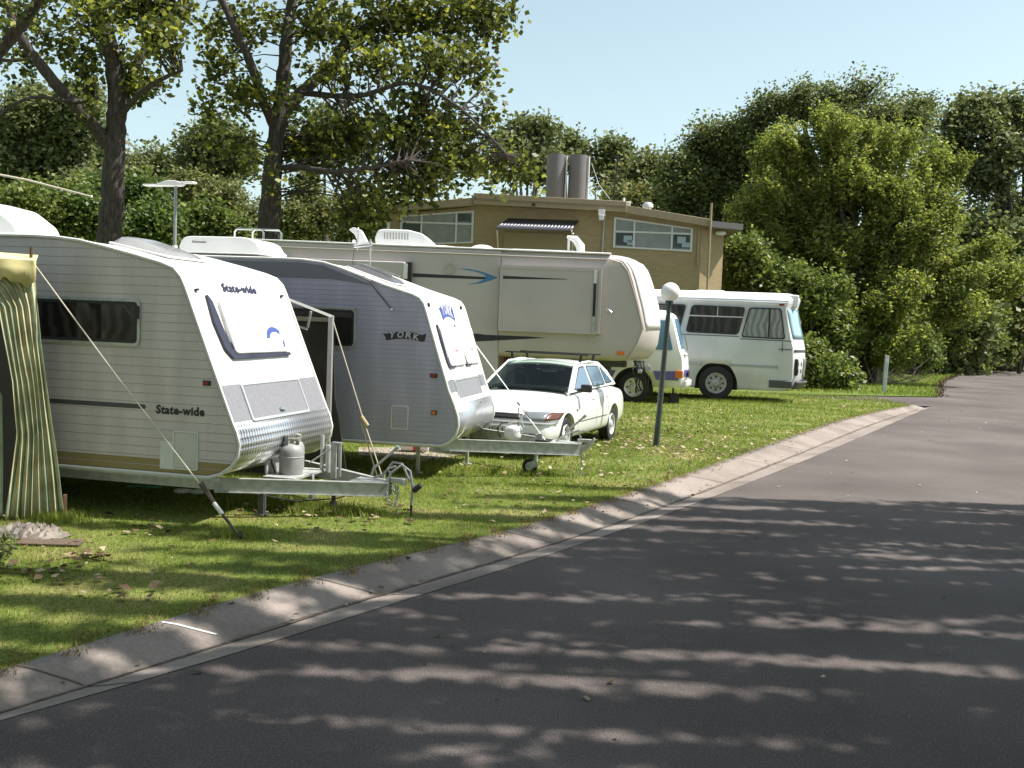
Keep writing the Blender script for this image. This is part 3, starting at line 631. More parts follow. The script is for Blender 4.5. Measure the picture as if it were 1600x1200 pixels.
# ------------------------------------------------------------------ right hand trees
tr('gum_tree', 'dark leafy gum nearest the right end of the building', 'tree', 1140, 560, 160, 56, [(1115, 240, 48, 46, 130), (1162, 215, 48, 40, 140), (1085, 275, 45, 42, 100), (1145, 290, 70, 60, 170), (1190, 180, 30, 28, 50), (1060, 320, 40, 40, 60), (1185, 245, 50, 50, 90)], 48, .38, .13, lf_dark, trunk_w=.7, shell=.25, ntw=140)
tr('gum_tree', 'tall sparse gum whose thin top twigs stand highest on the right', 'tree', 1330, 560, 110, 54, [(1250, 165, 55, 32, 110), (1330, 175, 60, 32, 110), (1430, 180, 50, 36, 100), (1215, 175, 20, 22, 26), (1290, 145, 30, 16, 20), (1345, 135, 40, 18, 18), (1380, 125, 16, 10, 8), (1400, 150, 40, 10, 12), (1328, 112, 14, 16, 5), (1370, 200, 90, 50, 140), (1262, 140, 8, 14, 5)], 42, .3, .115, lf_dark, trunk_w=.8, shell=.1, ntw=260)
tr('gum_tree', 'greyish spreading gum cut off by the right edge', 'tree', 1600, 570, 145, 76, [(1545, 190, 60, 36, 140), (1600, 190, 50, 36, 100), (1500, 190, 30, 36, 60), (1570, 260, 60, 50, 120), (1520, 270, 40, 50, 70), (1600, 330, 50, 60, 110), (1560, 360, 50, 60, 110), (1490, 240, 40, 40, 60)], 40, .5, .22, lf_gum, trunk_w=.8, shell=.25, ntw=140)
L_ = [(1345, 500, 80, 50, 150), (1400, 540, 50, 34, 80), (1250, 480, 70, 60, 170), (1300, 520, 60, 50, 120), (1180, 330, 50, 60, 110), (1560, 420, 40, 60, 110), (1330, 290, 120, 90, 420), (1390, 240, 80, 60, 220), (1300, 230, 60, 60, 180), (1245, 290, 80, 80, 260), (1440, 310, 80, 80, 260), (1400, 380, 120, 90, 380), (1300, 390, 110, 80, 320), (1470, 400, 60, 90, 220), (1220, 370, 70, 60, 190), (1500, 470, 50, 60, 130), (1380, 450, 90, 50, 170), (1215, 250, 40, 50, 90), (1460, 250, 50, 50, 110)]
tr('locust_tree', 'huge feathery yellow-green tree arching over the lawn on the right', 'tree', 1352, 585, 200, 45, L_, 55, .22, .088, lf_locust, trunk_w=.5, shell=.2, asp=2.2, streakf=.8, ntw=300, fork=10)
for lab, px, Y, ells, m in [
    ('dark green shrub directly behind the bus roof', 1180, 41, [(1175, 430, 55, 42, 150), (1215, 450, 45, 40, 110), (1160, 400, 35, 35, 70)], lf_hedge),
    ('dark shrub arching right of the bus windscreen', 1275, 42, [(1265, 450, 55, 50, 150), (1300, 490, 50, 50, 130), (1270, 520, 35, 40, 60)], lf_hedge),
    ('low leafy shrub at the foot of the trees beside the bus nose', 1290, 39.5, [(1285, 580, 30, 24, 90), (1262, 565, 22, 30, 60), (1315, 588, 20, 14, 40)], lf_hedge),
    ('tangled green shrub above the heap of dead branches', 1340, 44, [(1335, 520, 50, 46, 150), (1310, 545, 30, 24, 50)], lf_gum2)]:
    tr('shrub', lab, 'shrub', px, 600, ells[0][1], Y, ells, 40, .24, .12, m, trunk_w=.1, group='shrubs under the right hand trees', base_z=-.1, ntw=60)
for lab, px, Y, ells, m in [
    ('sunlit hedge shrub with a dark hollow on its left, nearest the lawn', 1425, 56, [(1420, 500, 34, 40, 110), (1440, 545, 30, 36, 110), (1400, 480, 30, 26, 50)], lf_hedge),
    ('rounded hedge shrub touching the bend of the road', 1475, 60, [(1478, 530, 36, 50, 150), (1490, 490, 36, 40, 100)], lf_hedge),
    ('tall narrow hedge shrub second from the right edge', 1540, 64, [(1545, 500, 30, 84, 200), (1525, 450, 30, 50, 90)], lf_hedge),
    ('tall hedge shrub at the right edge of the picture', 1592, 67, [(1592, 500, 28, 88, 210), (1600, 440, 30, 50, 90)], lf_hedge)]:
    tr('hedge_shrub', lab, 'hedge', px, 584, ells[0][1], Y, ells, 44, .24, .13, m, trunk_w=.15, group='hedge shrubs along the road bend', base_z=-.1, ntw=30)
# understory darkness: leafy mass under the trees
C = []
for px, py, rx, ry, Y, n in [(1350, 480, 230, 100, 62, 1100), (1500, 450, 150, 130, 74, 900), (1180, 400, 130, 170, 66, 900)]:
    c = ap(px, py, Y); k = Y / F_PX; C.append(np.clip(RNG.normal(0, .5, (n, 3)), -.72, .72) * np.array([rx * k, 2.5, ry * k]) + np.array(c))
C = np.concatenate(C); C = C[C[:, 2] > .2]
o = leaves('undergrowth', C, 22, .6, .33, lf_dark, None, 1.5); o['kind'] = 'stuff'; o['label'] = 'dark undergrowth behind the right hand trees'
# heap of cut branches
root = thing('brush_pile', 'heap of dead brown branches under the trees beyond the bus', 'brush pile', gp(1355, 598, -.08))
mb = MB(); sticks2 = MB()
for k in range(210):
    a = random.uniform(0, math.pi); x = random.gauss(0, 1.1); y = random.gauss(0, .5); L = random.uniform(.5, 1.7); el = abs(random.gauss(0, .45)); z = abs(random.gauss(0, .22))
    d = Vector((math.cos(a) * math.cos(el), math.sin(a) * math.cos(el) * .6, math.sin(el))) * L
    p = Vector((x, y, z)); m_ = p + d * .5 + Vector((random.gauss(0, .08), 0, random.gauss(0, .06))); (mb if k % 4 else sticks2).tube([p, m_, p + d], [.02, .015, .006], 4)
mb.build('branches', stick, root); sticks2.build('branches', mat('grey_stick', (.42, .36, .30), .9), root)
tw = thing('sapling', 'slim leaning pair of bare stems beside the branch heap', 'sapling', gp(1368, 600, -.08)); mb = MB()
limb(mb, [(0, 0, 0), (.05, 0, .9), (-.15, 0, 2.0)], [.07, .05, .03]); limb(mb, [(-.1, 0, 0), (-.5, 0, 1.0), (-.62, 0, 1.9)], [.04, .03, .02]); mb.build('stem', stick, tw)
# little conifer-leaved plant at the left edge
p = gp(-34, 915); root = thing('garden_plant', 'feathery dark green plant poking in at the left edge of the lawn', 'plant', (p.x, p.y, 0)); mb = MB(); C = []
for k in range(16):
    a = random.uniform(0, 6.28); e = Vector((math.cos(a) * .2, math.sin(a) * .2, random.uniform(.12, .36))); mb.tube([(0, 0, 0), e * .5 + Vector((0, 0, .04)), e], [.006, .004, .002], 4); C += [tuple(e * t) for t in (.5, .7, .85, 1)]
mb.build('stem', stick, root); leaves('foliage', C, 26, .022, .016, lf_gum, root, 3.5)

# ------------------------------------------------------------------ the trees over the road that throw the shade (their shadows fall to -X)
K = 1 / math.tan(R(SUN_EL))
def inframe(w):
    q = np.array(cam.matrix_world.inverted()); v = np.c_[w, np.ones(len(w))] @ q.T; z = np.maximum(-v[:, 2], .01)
    return (v[:, 2] < 0) & (np.abs(v[:, 0] / z) < 800 / F_PX * 1.06) & (np.abs(v[:, 1] / z) < 600 / F_PX * 1.08)
def shade_tree(label, foot, spots, n_leaf, limbs_):
    root = thing('unseen_street_tree', label, 'tree', (*foot, -.1), 0, 'trees overhanging the road'); f = Vector((*foot, -.1)); C = []; ST = []
    for sx, sy, z, ry, dz in spots:
        C.append((sx + K * z - f.x, sy - f.y, z - f.z)); ST.append((0, ry * .0, dz))
    C = np.array(C); mb = MB(); an = limb(mb, [(0, 0, -.3), (-.1, 0, 2), (-.2, .1, 4.2)], [.3, .25, .2])
    for l in limbs_: an += limb(mb, [Vector((-.2, .1, 4.0))] + [Vector(q) - f for q in l], [.16, .11, .05][:len(l) + 1])
    twigs(mb, C, an, .02, len(C)); mb.build('trunk', barkm, root, smooth=60)
    cl = np.repeat(C, 3, 0) + RNG.normal(0, 1, (len(C) * 3, 3)) * np.array([.20, .05, .0]); st = np.repeat(np.array(ST), 3, 0)
    n = len(cl) * n_leaf; c = np.repeat(cl, n_leaf, 0) + RNG.normal(0, 1, (n, 3)) * np.array([.12, .055, .1]) + np.repeat(st, n_leaf, 0) * RNG.normal(0, .55, (n, 1))
    c = c[~inframe(c + np.array(f))]
    leaves('crown', c, 1, .02, .125, lf_poplar, root, 1.5); return root
def inshade(x, y):
    """how much canopy stands over this bit of ground"""
    far = 12.9 - .25 * max(0, 3 - x); 
    if y > far: return 0
    ex = float(np.interp(y, BY, BX)); d = x - ex
    if d < -.8: return max(0, .34 + .10 * d) if y < 9.3 else 0
    if d < 0: return .8 if y < 7.4 else (.38 if y < 10.5 else .15)
    base = .58 + .36 * min(1, d / 3.5)
    if y < 5.2: base *= .8
    return base
S1, S2 = [], []; rr = random.Random(5)
for k in range(5200):
    x = rr.uniform(-7, 10); y = rr.uniform(1.5, 13.1)
    if rr.random() > inshade(x, y) * .12: continue
    z = rr.uniform(8.5, 13) ; (S1 if y < 7.5 else S2).append((x, y, z, .2, rr.uniform(1.5, 2.9)))
print('shade clumps', len(S1), len(S2))
shade_tree('poplar beside the camera whose crown shades the near asphalt', (9.5, 2.0), S1, 95, [[(8, 3, 8), (5, 4, 11)], [(10, 5.5, 8), (7, 6, 11)], [(11, 1, 7), (12, 0, 10)]])
shade_tree('poplar right of the road whose crown shades the far asphalt', (11.5, 9.5), S2, 95, [[(9.5, 9, 7.5), (6.5, 9, 10.5)], [(10.5, 11, 7.5), (8.5, 12, 11)], [(13, 10, 7), (14, 11, 10)]])

# unseen trees added behind the camera to block sky light from the near asphalt
root = thing('unseen_street_tree', 'unseen dense trees added behind the camera to block sky light', 'tree', (1.5, -6, -.1), 0, 'trees overhanging the road')
mb = MB(); an = limb(mb, [(0, 0, -.3), (0, .1, 2.5), (.2, .3, 6)], [.35, .3, .22]); 
for q in ((-6, 1, 9), (-3, 4, 10), (4, 2, 9.5), (6, -2, 10), (0, 5, 11)): an += limb(mb, [(.2, .3, 5), tuple(v * .6 for v in q[:2]) + (7.5,), q], [.2, .12, .05])
C = fill([((-5, 0, 9.5), (5, 4, 2.6), 420), ((1, 2.5, 10.5), (5, 3.5, 2.6), 420), ((6, -1, 10), (5, 4, 2.6), 380), ((0, -4, 8), (8, 3, 4), 420), ((-8, -3, 6), (4, 3, 4), 260), ((8, -4, 6), (4, 3, 4), 260)], 1, .1)
mb.build('trunk', barkm, root, smooth=60); C = C[~inframe(C + np.array((1.5, -6, -.1)))]; C = C[(C[:, 1] - 6) < .5]
leaves('crown', C, 26, .42, .30, lf_poplar, root, 1.4)

# ================================================================== CARAVANS
ribw = ribbed('ribbed_white_cladding', (.67, .59, .57), .083, .74, .09, low=(.36, .27, .11), low_z=.56)
ribg = ribbed('ribbed_silver_blue_cladding', (.45, .435, .535), .058, .88, .10)
NV = Vector((0, -1, 0))     # outward normal of the side that faces the road bend
def front_frame(a, b, y=0):
    """plane of the sloping front: origin at a, U across (away from the near side), V up the slope"""
    A = Vector((a[0], y, a[1])); V = Vector((b[0] - a[0], 0, b[1] - a[1])).normalized(); return A, Y3.copy(), V
def drop_screw(mb, x, y, z): mb.cyl((x, y, z), (x, y - .006, z), .006, n=6)

# ---- checker plate
def checker():
    m = mat('checker_plate', (.62, .63, .66), .28, .85); t = m.node_tree; b = t.nodes['Principled BSDF']
    tc = t.nodes.new('ShaderNodeTexCoord'); mp = t.nodes.new('ShaderNodeMapping'); mp.inputs['Scale'].default_value = (1, 1, .75)
    sp = t.nodes.new('ShaderNodeSeparateXYZ'); t.links.new(tc.outputs['Object'], mp.inputs[0]); t.links.new(mp.outputs[0], sp.inputs[0])
    def mth(op, a, bb):
        n = t.nodes.new('ShaderNodeMath'); n.operation = op
        for i, v in enumerate((a, bb)):
            if isinstance(v, (int, float)): n.inputs[i].default_value = v
            elif v is not None: t.links.new(v, n.inputs[i])
        return n.outputs[0]
    f = 62.
    y, z = mth('MULTIPLY', sp.outputs[1], f), mth('MULTIPLY', sp.outputs[2], f)
    s = mth('MULTIPLY', mth('SINE', mth('ADD', y, z), None), mth('SINE', mth('SUBTRACT', y, z), None))
    r = t.nodes.new('ShaderNodeValToRGB'); r.color_ramp.elements[0].position = .1; r.color_ramp.elements[1].position = .7; t.links.new(mth('ADD', mth('MULTIPLY', s, .5), .5), r.inputs[0])
    bp = t.nodes.new('ShaderNodeBump'); bp.inputs['Strength'].default_value = 1.; bp.inputs['Distance'].default_value = .006; t.links.new(r.outputs[0], bp.inputs['Height']); t.links.new(bp.outputs[0], b.inputs['Normal'])
    r2 = t.nodes.new('ShaderNodeValToRGB'); r2.color_ramp.elements[0].color = (.42, .42, .46, 1); r2.color_ramp.elements[1].color = (.8, .8, .82, 1); t.links.new(r.outputs[0], r2.inputs[0]); t.links.new(r2.outputs[0], b.inputs['Base Color'])
    return m
chk = checker(); brushed = mat('brushed_alloy', (.62, .62, .64), .32, .8, noise=.12, nscale=6, stretch=(1, 12, 1))

def shell(root, prof, w, side, rear, trim=white):
    p = list(prof) + [(rear, prof[-1][1]), (rear, prof[0][1])]
    p = [(rear, prof[0][1])] + list(prof) + [(rear, prof[-1][1])]
    body = MB().prism(p, -w / 2, w / 2, 1, 0).build('body', [white, side], root, bevel=.028, smooth=38)
    for y in (-w / 2, w / 2):
        MB().tube([(x, y, z) for x, z in [(rear, prof[0][1])] + list(prof) + [(rear, prof[-1][1])]], .017, 6).build('edge_trim', offwhite, root)
    return body
def curved_front(root, name, prof_seg, y0, y1, off, m):
    """sheet wrapped over part of the nose profile"""
    vs = []; n = len(prof_seg)
    for i, (x, z) in enumerate(prof_seg):
        a, b = prof_seg[max(i - 1, 0)], prof_seg[min(i + 1, n - 1)]; t = Vector((b[0] - a[0], 0, b[1] - a[1])).normalized(); nn = Vector((t.z, 0, -t.x))
        p = Vector((x, 0, z)) + nn * off; vs += [(p.x, y0, p.z), (p.x, y1, p.z)]
    o = MB().add(vs, [(2 * i, 2 * i + 1, 2 * i + 3, 2 * i + 2) for i in range(n - 1)]).build(name, m, root, fix=False)
    o.modifiers.new('t', 'SOLIDIFY').thickness = .004; return o
def side_window(root, x0, z0, x1, z1, w, glass, frame=galv, r=.05):
    fr = MB().ring((0, -w / 2, 0), X3, Z3, rrect(x0, z0, x1, z1, r), rrect(x0 + .028, z0 + .028, x1 - .028, z1 - .028, r * .7), .016).build('window', frame, root, smooth=30)
    MB().ring((0, -w / 2, 0), X3, Z3, rrect(x0 + .028, z0 + .028, x1 - .028, z1 - .028, r * .7), rrect(x0 + .055, z0 + .055, x1 - .055, z1 - .055, r * .5), .02).build('seal', blackp, fr)
    MB().plate((0, -w / 2, 0), X3, Z3, rrect(x0 + .055, z0 + .055, x1 - .055, z1 - .055, r * .5), .010).build('pane', glass, fr)
    return fr
def small_light(root, x, z, w, m, name='side_marker', W_=.055, H_=.03, off=0):
    b = MB().box((x, -w / 2 - .008, z), (W_ + .02, .016, H_ + .016)).build(name, blackp, root, bevel=.004)
    MB().box((x, -w / 2 - .02, z), (W_, .012, H_)).build('lens', m, b, bevel=.003)
def hatch_door(root, x0, z0, x1, z1, w, m):
    o = MB().ring((0, -w / 2, 0), X3, Z3, rrect(x0, z0, x1, z1, .02), rrect(x0 + .014, z0 + .014, x1 - .014, z1 - .014, .014), .012).build('service_hatch', offwhite, root)
    MB().plate((0, -w / 2, 0), X3, Z3, rrect(x0 + .018, z0 + .018, x1 - .018, z1 - .018, .012), .010).build('door', m, o)
def drawbar(root, w, x_tip, zt, zb, x_back, y_back, rear):
    mb = MB()
    for s in (-1, 1):
        a, b = Vector((x_tip, s * .045, (zt + zb) / 2)), Vector((x_back, s * y_back, (zt + zb) / 2 + .05))
        d = (b - a).normalized(); L = (b - a).length; n = Z3.cross(d); c = (a + b) / 2
        for k, (hh, ww) in enumerate([((zt - zb) / 2, .05), (-(zt - zb) / 2, .05)]): mb.box(c + Z3 * hh, (L, ww, .008), d, n)
        mb.box(c - n * .0, (L, .008, zt - zb), d, n)
        mb.cyl((x_back, s * y_back, (zt + zb) / 2 + .05), (rear, s * y_back, (zt + zb) / 2 + .05), .055, n=4)
    mb.box((x_tip - .55, 0, zb + .02), (.05, .42, .04)); mb.box((x_tip - .9, 0, zb + .02), (.05, .75, .04))
    mb.plate((x_tip - .02, 0, zt + .004), X3, Y3, [(0, -.06), (0, .06), (-.36, .15), (-.36, -.15)], .006)
    return mb.build('drawbar', galv, root, smooth=25)
def gas_bottle(root, x, y, z, r, m, h=.42):
    pr = [(0.001, 0), (r * .7, 0), (r * .95, .02), (r, .05), (r, h * .64), (r * .96, h * .72), (r * .8, h * .82), (r * .5, h * .88), (0.001, h * .9)]
    o = MB().lathe(pr, (x, y, z), Z3, 28).build('gas_bottle', m, root, smooth=60)
    MB().lathe([(r * 1.01, h * .52), (r * 1.03, h * .54), (r * 1.01, h * .56)], (x, y, z), Z3, 28).build('strap', galv, o)
    mb = MB()
    for a0 in (-.6, 2.54): mb.lathe([(r * .62, h * .8), (r * .62, h * 1.12), (r * .59, h * 1.12), (r * .59, h * .8)], (x, y, z), Z3, 10, a0=a0, a1=a0 + 1.3)
    mb.build('collar', m, o)
    MB().cyl((x, y, z + h * .88), (x, y, z + h * 1.03), .018).cyl((x - .05, y, z + h * 1.0), (x + .06, y, z + h * 1.0), .014).cyl((x + .06, y, z + h * 1.0), (x + .085, y, z + h * 1.0), .026).build('valve', mat('dull_valve_grey', (.38, .36, .30), .45, .5), o, bevel=0)
    MB().tube([(x - .05, y - .01, z + h * 1.0), (x - .14, y - .04, z + h * .98), (x - .19, y - .06, z + h * .75), (x - .19, y - .06, z + h * .4), (x - .16, y - .02, z + .02)], .008, 6).build('gas_hose', blackp, o)
    return o
def leg_stand(root, x, y, z0, m=galv, r=.022):
    MB().box((x, y, z0 / 2 + .01), (r * 2, r * 2, z0 - .02)).box((x, y, .012), (.12, .1, .02)).build('corner_leg', m, root, bevel=.003)
def coupling(root, x, z, steep=True):
    c = MB().box((x + .05, 0, z), (.18, .06, .045)).cyl((x + .13, 0, z - .04), (x + .13, 0, z + .02), .036).tube([(x + .0, 0, z + .04), (x - .03, 0, z + .11), (x + .05, 0, z + .14)], .012, 6).build('coupling', galv, root, bevel=.006)
    hb = MB().tube([(x - .22, .05, z + .03), (x - .20, .05, z + .10), (x - .12, .05, z + .17), (x + .02, .05, z + .30)], [.014] * 4, 6).cyl((x + .01, .05, z + .29), (x + .05, .05, z + .33), .02).build('handbrake_lever', galv, root)
    return c
def chain(mb, pts, L=.035, r=.006):
    P = [Vector(p) for p in pts]; k = 0
    for a, b in zip(P, P[1:]):
        n = max(1, int((b - a).length / L))
        for i in range(n):
            c = a.lerp(b, (i + .5) / n); d = (b - a).normalized(); s = d.orthogonal().normalized() if k % 2 else d.cross(d.orthogonal()).normalized(); k += 1
            ring = [c + d * math.cos(t) * L * .72 + s * math.sin(t) * L * .38 for t in [2 * math.pi * q / 8 for q in range(9)]]
            mb.tube(ring, r, 5)

# ---- the nearest caravan ---------------------------------------------------
cv = thing('caravan', 'nearest white caravan with checker plate nose and grey gas bottle on its drawbar', 'caravan', (-1.738, 10.267, 0), -R(13.9))
W1 = 2.05; h = W1 / 2
P1 = [(-.80, .42), (-.68, .455), (-.57, .53), (-.505, .63), (-.49, .74), (-.52, .85), (-.56, .93), (-.683, 1.22), (-.852, 1.62), (-1.01, 2.0), (-1.082, 2.17), (-1.125, 2.255), (-1.20, 2.33), (-1.33, 2.375), (-1.6, 2.44), (-1.94, 2.515), (-2.2, 2.565), (-2.45, 2.59), (-2.7, 2.60)]
shell(cv, P1, W1, ribw, -6.0)
side_window(cv, -2.95, 1.595, -1.53, 2.035, W1, winglass)
MB().box((-1.545, -h - .018, 1.91), (.02, .02, .12)).build('window_stay', blackp, cv)
MB().plate((0, -h, 0), X3, Z3, [(-6, 1.015), (-1.47, 1.015), (-1.455, 1.03), (-1.47, 1.058), (-6, 1.058)], .002).build('stripe', darkgrey, cv)
text('State-wide', (-1.35, -h - .002, .985), X3, Vector((.02, 0, 1)), .11, blackdecal, cv, width=.50, bold=.004, spacing=1.1)
small_light(cv, -.83, 1.29, W1, redlens)
MB().plate((0, -h, 0), X3, Z3, [(-1.30, .47), (-1.155, .47), (-1.155, .725), (-1.30, .725)], .002).build('blank_plate', offwhite, cv)
hatch_door(cv, -1.165, .475, -.905, .835, W1, mat('hatch_door_white', (.62, .59, .54), .45, noise=.06))
MB().box((-3.3, -h + .01, .405), (5.2, .02, .03)).build('skirt_rail', galv, cv)
# front
FO, FU, FV = front_frame((-.56, .93), (-1.01, 2.0), .07); FN = FU.cross(FV)
if FN.x < 0: FN = -FN
def fp(y, t, off=0.): return FO + FU * y + FV * t + FN * off
def ytext(mb_, *a, **k): pass
text('State-wide', fp(-.42, 1.32, .006), FU, FV, .12, mat('blue_black_decal', (.03, .03, .07), .45), cv, width=.68, bold=.004, spacing=1.15)
cover = MB().plate(fp(0, 0), FU, FV, rpoly([(-.66, .66), (.47, .66), (.58, 1.235), (-.62, 1.235)], .07), .045).build('stone_guard', white, cv, bevel=.012)
# dark seal seen down its left side and along its foot
MB().plate(fp(0, 0), FU, FV, rpoly([(-.80, 1.27), (-.84, 1.0), (-.80, .72), (-.70, .615), (.50, .625), (.50, .66), (-.62, .66), (-.70, .80), (-.72, 1.0), (-.74, 1.2)], .02), .03).build('window_seal', mat('seal_blue_black', (.03, .03, .055), .4), cover)
MB().cyl(fp(-.66, .72, .04), fp(-.69, 1.1, .05), .012, n=6).build('gas_strut', alu, cover)
arc = []
for k in range(13): a = R(172 - 130 * k / 12); arc.append((.24 + .19 * math.cos(a), .79 + .145 * math.sin(a)))
for k in range(13): a = R(42 + 122 * k / 12); arc.append((.255 + .145 * math.cos(a), .78 + .10 * math.sin(a)))
MB().plate(fp(0, 0, .046), FU, FV, arc, .002).build('emblem', bluedecal, cover, smooth=0)
MB().plate(fp(0, 0, .046), FU, FV, [(.37, .77), (.42, .80), (.40, .72), (.36, .70)], .002).build('emblem', bluedecal, cover, smooth=0)
for y in (-.93, .80):
    MB().box(fp(y, 1.31, .015), (.05, .02, .03), FU, FV).build('clearance_light', blackp, cv, bevel=.004)
MB().plate(fp(0, 0), FU, FV, [(-h - .04, .01), (h - .10, .01), (h - .10, .37), (-h - .04, .37)], .004).build('grey_panel', greypanel, cv)
bt = MB().ring(fp(0, 0), FU, FV, rrect(-.74, -.01, .50, .375, .03), rrect(-.715, .015, .475, .35, .02), .018).build('boot_lid', alu, cv)
MB().plate(fp(0, 0), FU, FV, rrect(-.715, .015, .475, .35, .02), .012).build('lid_panel', greypanel, bt)
MB().cyl(fp(-.12, .075, .01), fp(-.12, .075, .04), .02, n=12).box(fp(-.085, .065, .03), (.09, .02, .012), FU, FV).build('latch', chrome, bt)
curved_front(cv, 'checker_plate', [(-.74, .432), (-.67, .462), (-.565, .535), (-.505, .63), (-.49, .74), (-.52, .85), (-.56, .935)], -h + .02, h - .02, .004, chk)
# roof pieces
def wedge_vent(root, x0, x1, y0, y1, zf, name, m, hgt, tilt=0):
    """low domed roof hatch following the roof line zf(x)"""
    vs = []; nx_, ny_ = 10, 8
    for i in range(nx_ + 1):
        for j in range(ny_ + 1):
            u, v = i / nx_, j / ny_; x = x0 + (x1 - x0) * u; y = y0 + (y1 - y0) * v
            e = (1 - abs(2 * u - 1) ** 5) * (1 - abs(2 * v - 1) ** 5); vs.append((x, y, zf(x) + .01 + hgt * (e ** .5) * (1 + tilt * (u - .5))))
    o = MB().add(vs, [(i * (ny_ + 1) + j, i * (ny_ + 1) + j + 1, (i + 1) * (ny_ + 1) + j + 1, (i + 1) * (ny_ + 1) + j) for i in range(nx_) for j in range(ny_)]).build(name, m, root)
    MB().box(((x0 + x1) / 2, (y0 + y1) / 2, zf((x0 + x1) / 2) + .012), (abs(x1 - x0) * 1.04, abs(y1 - y0) * 1.04, .02), Vector((1, 0, (zf(x1) - zf(x0)) / (x1 - x0))).normalized(), Y3).build('base', offwhite, o, bevel=.004)
    return o
def roofz(P): return lambda x: float(np.interp(x, [p[0] for p in P[::-1]], [p[1] for p in P[::-1]]))
z1 = roofz([p for p in P1 if p[1] > 2.2])
smoke = mat('smoky_acrylic', (.30, .29, .29), .18, noise=.1, spec=.6, coat=.4)
wedge_vent(cv, -2.27, -1.62, -.45, .30, z1, 'roof_hatch', smoke, .085, -.8)
def roof_ac(root, x0, x1, y0, y1, z, hgt, nose=.35, name='air_conditioner', slots=True, brand=None):
    """moulded rooftop unit, sloping nose towards +x"""
    L = x1 - x0; prof = [(x0 + .02, z + .05), (x0, z + hgt * .5), (x0 + .05 * L, z + hgt * .93), (x0 + .14 * L, z + hgt), (x0 + (1 - nose) * L, z + hgt), (x1 - nose * .45 * L, z + hgt * .82), (x1 - .04 * L, z + hgt * .42), (x1, z + .09), (x1 - .03, z + .05)]
    o = MB().prism(rpoly(prof, .05), y0, y1).build(name, white, root, bevel=.045, smooth=50, segs=3)
    MB().box(((x0 + x1) / 2 - .02, (y0 + y1) / 2, z + .03), (L * .86, (y1 - y0) * .84, .055)).build('base', darkgrey, o, bevel=.01)
    if slots:
        mb = MB()
        for k in range(slots): mb.box((x0 + L * (.12 + .075 * k), y0 - .001, z + hgt * .55), (.03 * L, .012, hgt * .42))
        mb.build('grille', mat('grille_slot_grey', (.10, .10, .10), .7), o)  # plain dark grey bars for the side slots
    if brand: text(brand, (x0 + .1 * L, y0 - .001, z + hgt * .72), X3, Z3, .045, darkgrey, o)
    return o
roof_ac(cv, -4.55, -3.42, -.36, .32, 2.60, .43, .60, slots=0)
MB().box((-3.93, -.365, 2.82), (.03, .012, .14)).box((-3.86, -.365, 2.80), (.03, .012, .12)).box((-3.79, -.365, 2.78), (.03, .012, .10)).build('air_slots', mat('grille_slot_grey', (.10, .10, .10), .7), cv)  # three dark grey bars as slots on the near side
# winged television aerial on a mast
a = thing('roof_aerial', 'white winged aerial on a slim mast standing up from the nearest caravan roof', 'aerial', cv.matrix_basis @ Vector((-2.02, .30, z1(-2.02))), -R(13.9))
TOP = .72
MB().cyl((0, 0, 0), (0, 0, TOP), .018, .016, n=10).build('mast', mat('mast_grey', (.25, .25, .25), .5), a)
MB().lathe([(.07, 0), (.06, .03), (.03, .05), (.028, .1)], (0, 0, 0), Z3, 14).build('mount', offwhite, a)
hd = MB().prism(rpoly([(-.20, TOP), (.06, TOP - .0), (.10, TOP + .03), (.02, TOP + .055), (-.08, TOP + .058), (-.20, TOP + .02)], .02), -.05, .05).build('head', white, a, bevel=.01)
MB().box((-.27, 0, TOP + .008), (.2, .09, .018)).build('wing', white, a, bevel=.006); MB().box((.15, 0, TOP + .038), (.15, .09, .018)).build('wing', white, a, bevel=.006)
# drawbar, bottles, stands
drawbar(cv, W1, .60, .335, .205, -.85, .82, -5.6)
gas_bottle(cv, -.42, -.10, .335, .118, mat('grey_bottle', (.30, .30, .285), .5, noise=.12), .37)
gas_bottle(cv, -.55, .20, .335, .118, mat('grey_bottle', (.30, .30, .285), .5), .37)
MB().box((-.42, 0, .35), (.34, .75, .02)).box((-.62, 0, .55), (.02, .5, .42)).build('bottle_rack', galv, cv)
leg_stand(cv, -.52, -.50, .27, darkgrey, .028); leg_stand(cv, -.45, .45, .27); leg_stand(cv, -5.4, -.8, .4)
jk = MB().cyl((0, 0, .09), (0, 0, .26), .022).cyl((0, 0, .03), (0, 0, .10), .055, .035, 14).cyl((0, 0, 0), (0, 0, .03), .07, n=14).build('jack_stand', mat('dark_steel', (.06, .06, .055), .6), cv, bevel=.003)
MB().box((-.035, .06, .50), (.05, .05, .36)).cyl((.035, .05, .34), (.035, .05, .67), .018).box((.0, .055, .68), (.1, .05, .02)).build('jockey_column', galv, cv, bevel=.004)
MB().cyl((-.30, .07, .46), (.03, .06, .685), .008).build('handle', galv, cv)
MB().cyl((-.20, .30, .34), (-.20, .30, .62), .03).cyl((-.27, .30, .34), (-.27, .30, .72), .02).build('support_post', galv, cv)
coupling(cv, .60, .36)
hos = MB(); 
hos.tube([(.30, -.06, .34), (.40, -.09, .27), (.52, -.09, .25), (.58, -.06, .32), (.62, -.04, .44), (.72, -.02, .52), (.80, 0, .46), (.83, 0, .30), (.82, 0, .12)], .013, 7)
hos.tube([(.40, .05, .36), (.50, .06, .40), (.60, .05, .53), (.70, .04, .52), (.76, .04, .40), (.84, .03, .31)], .012, 7)
hos.build('brake_cable', mat('grey_cable', (.33, .32, .33), .45), cv, smooth=60)
MB().cyl((.84, 0, .27), (.91, 0, .33), .028, n=10).build('plug', blackp, cv); MB().cyl((.82, 0, .13), (.825, 0, .02), .014, n=8).build('cable_end', blackp, cv)
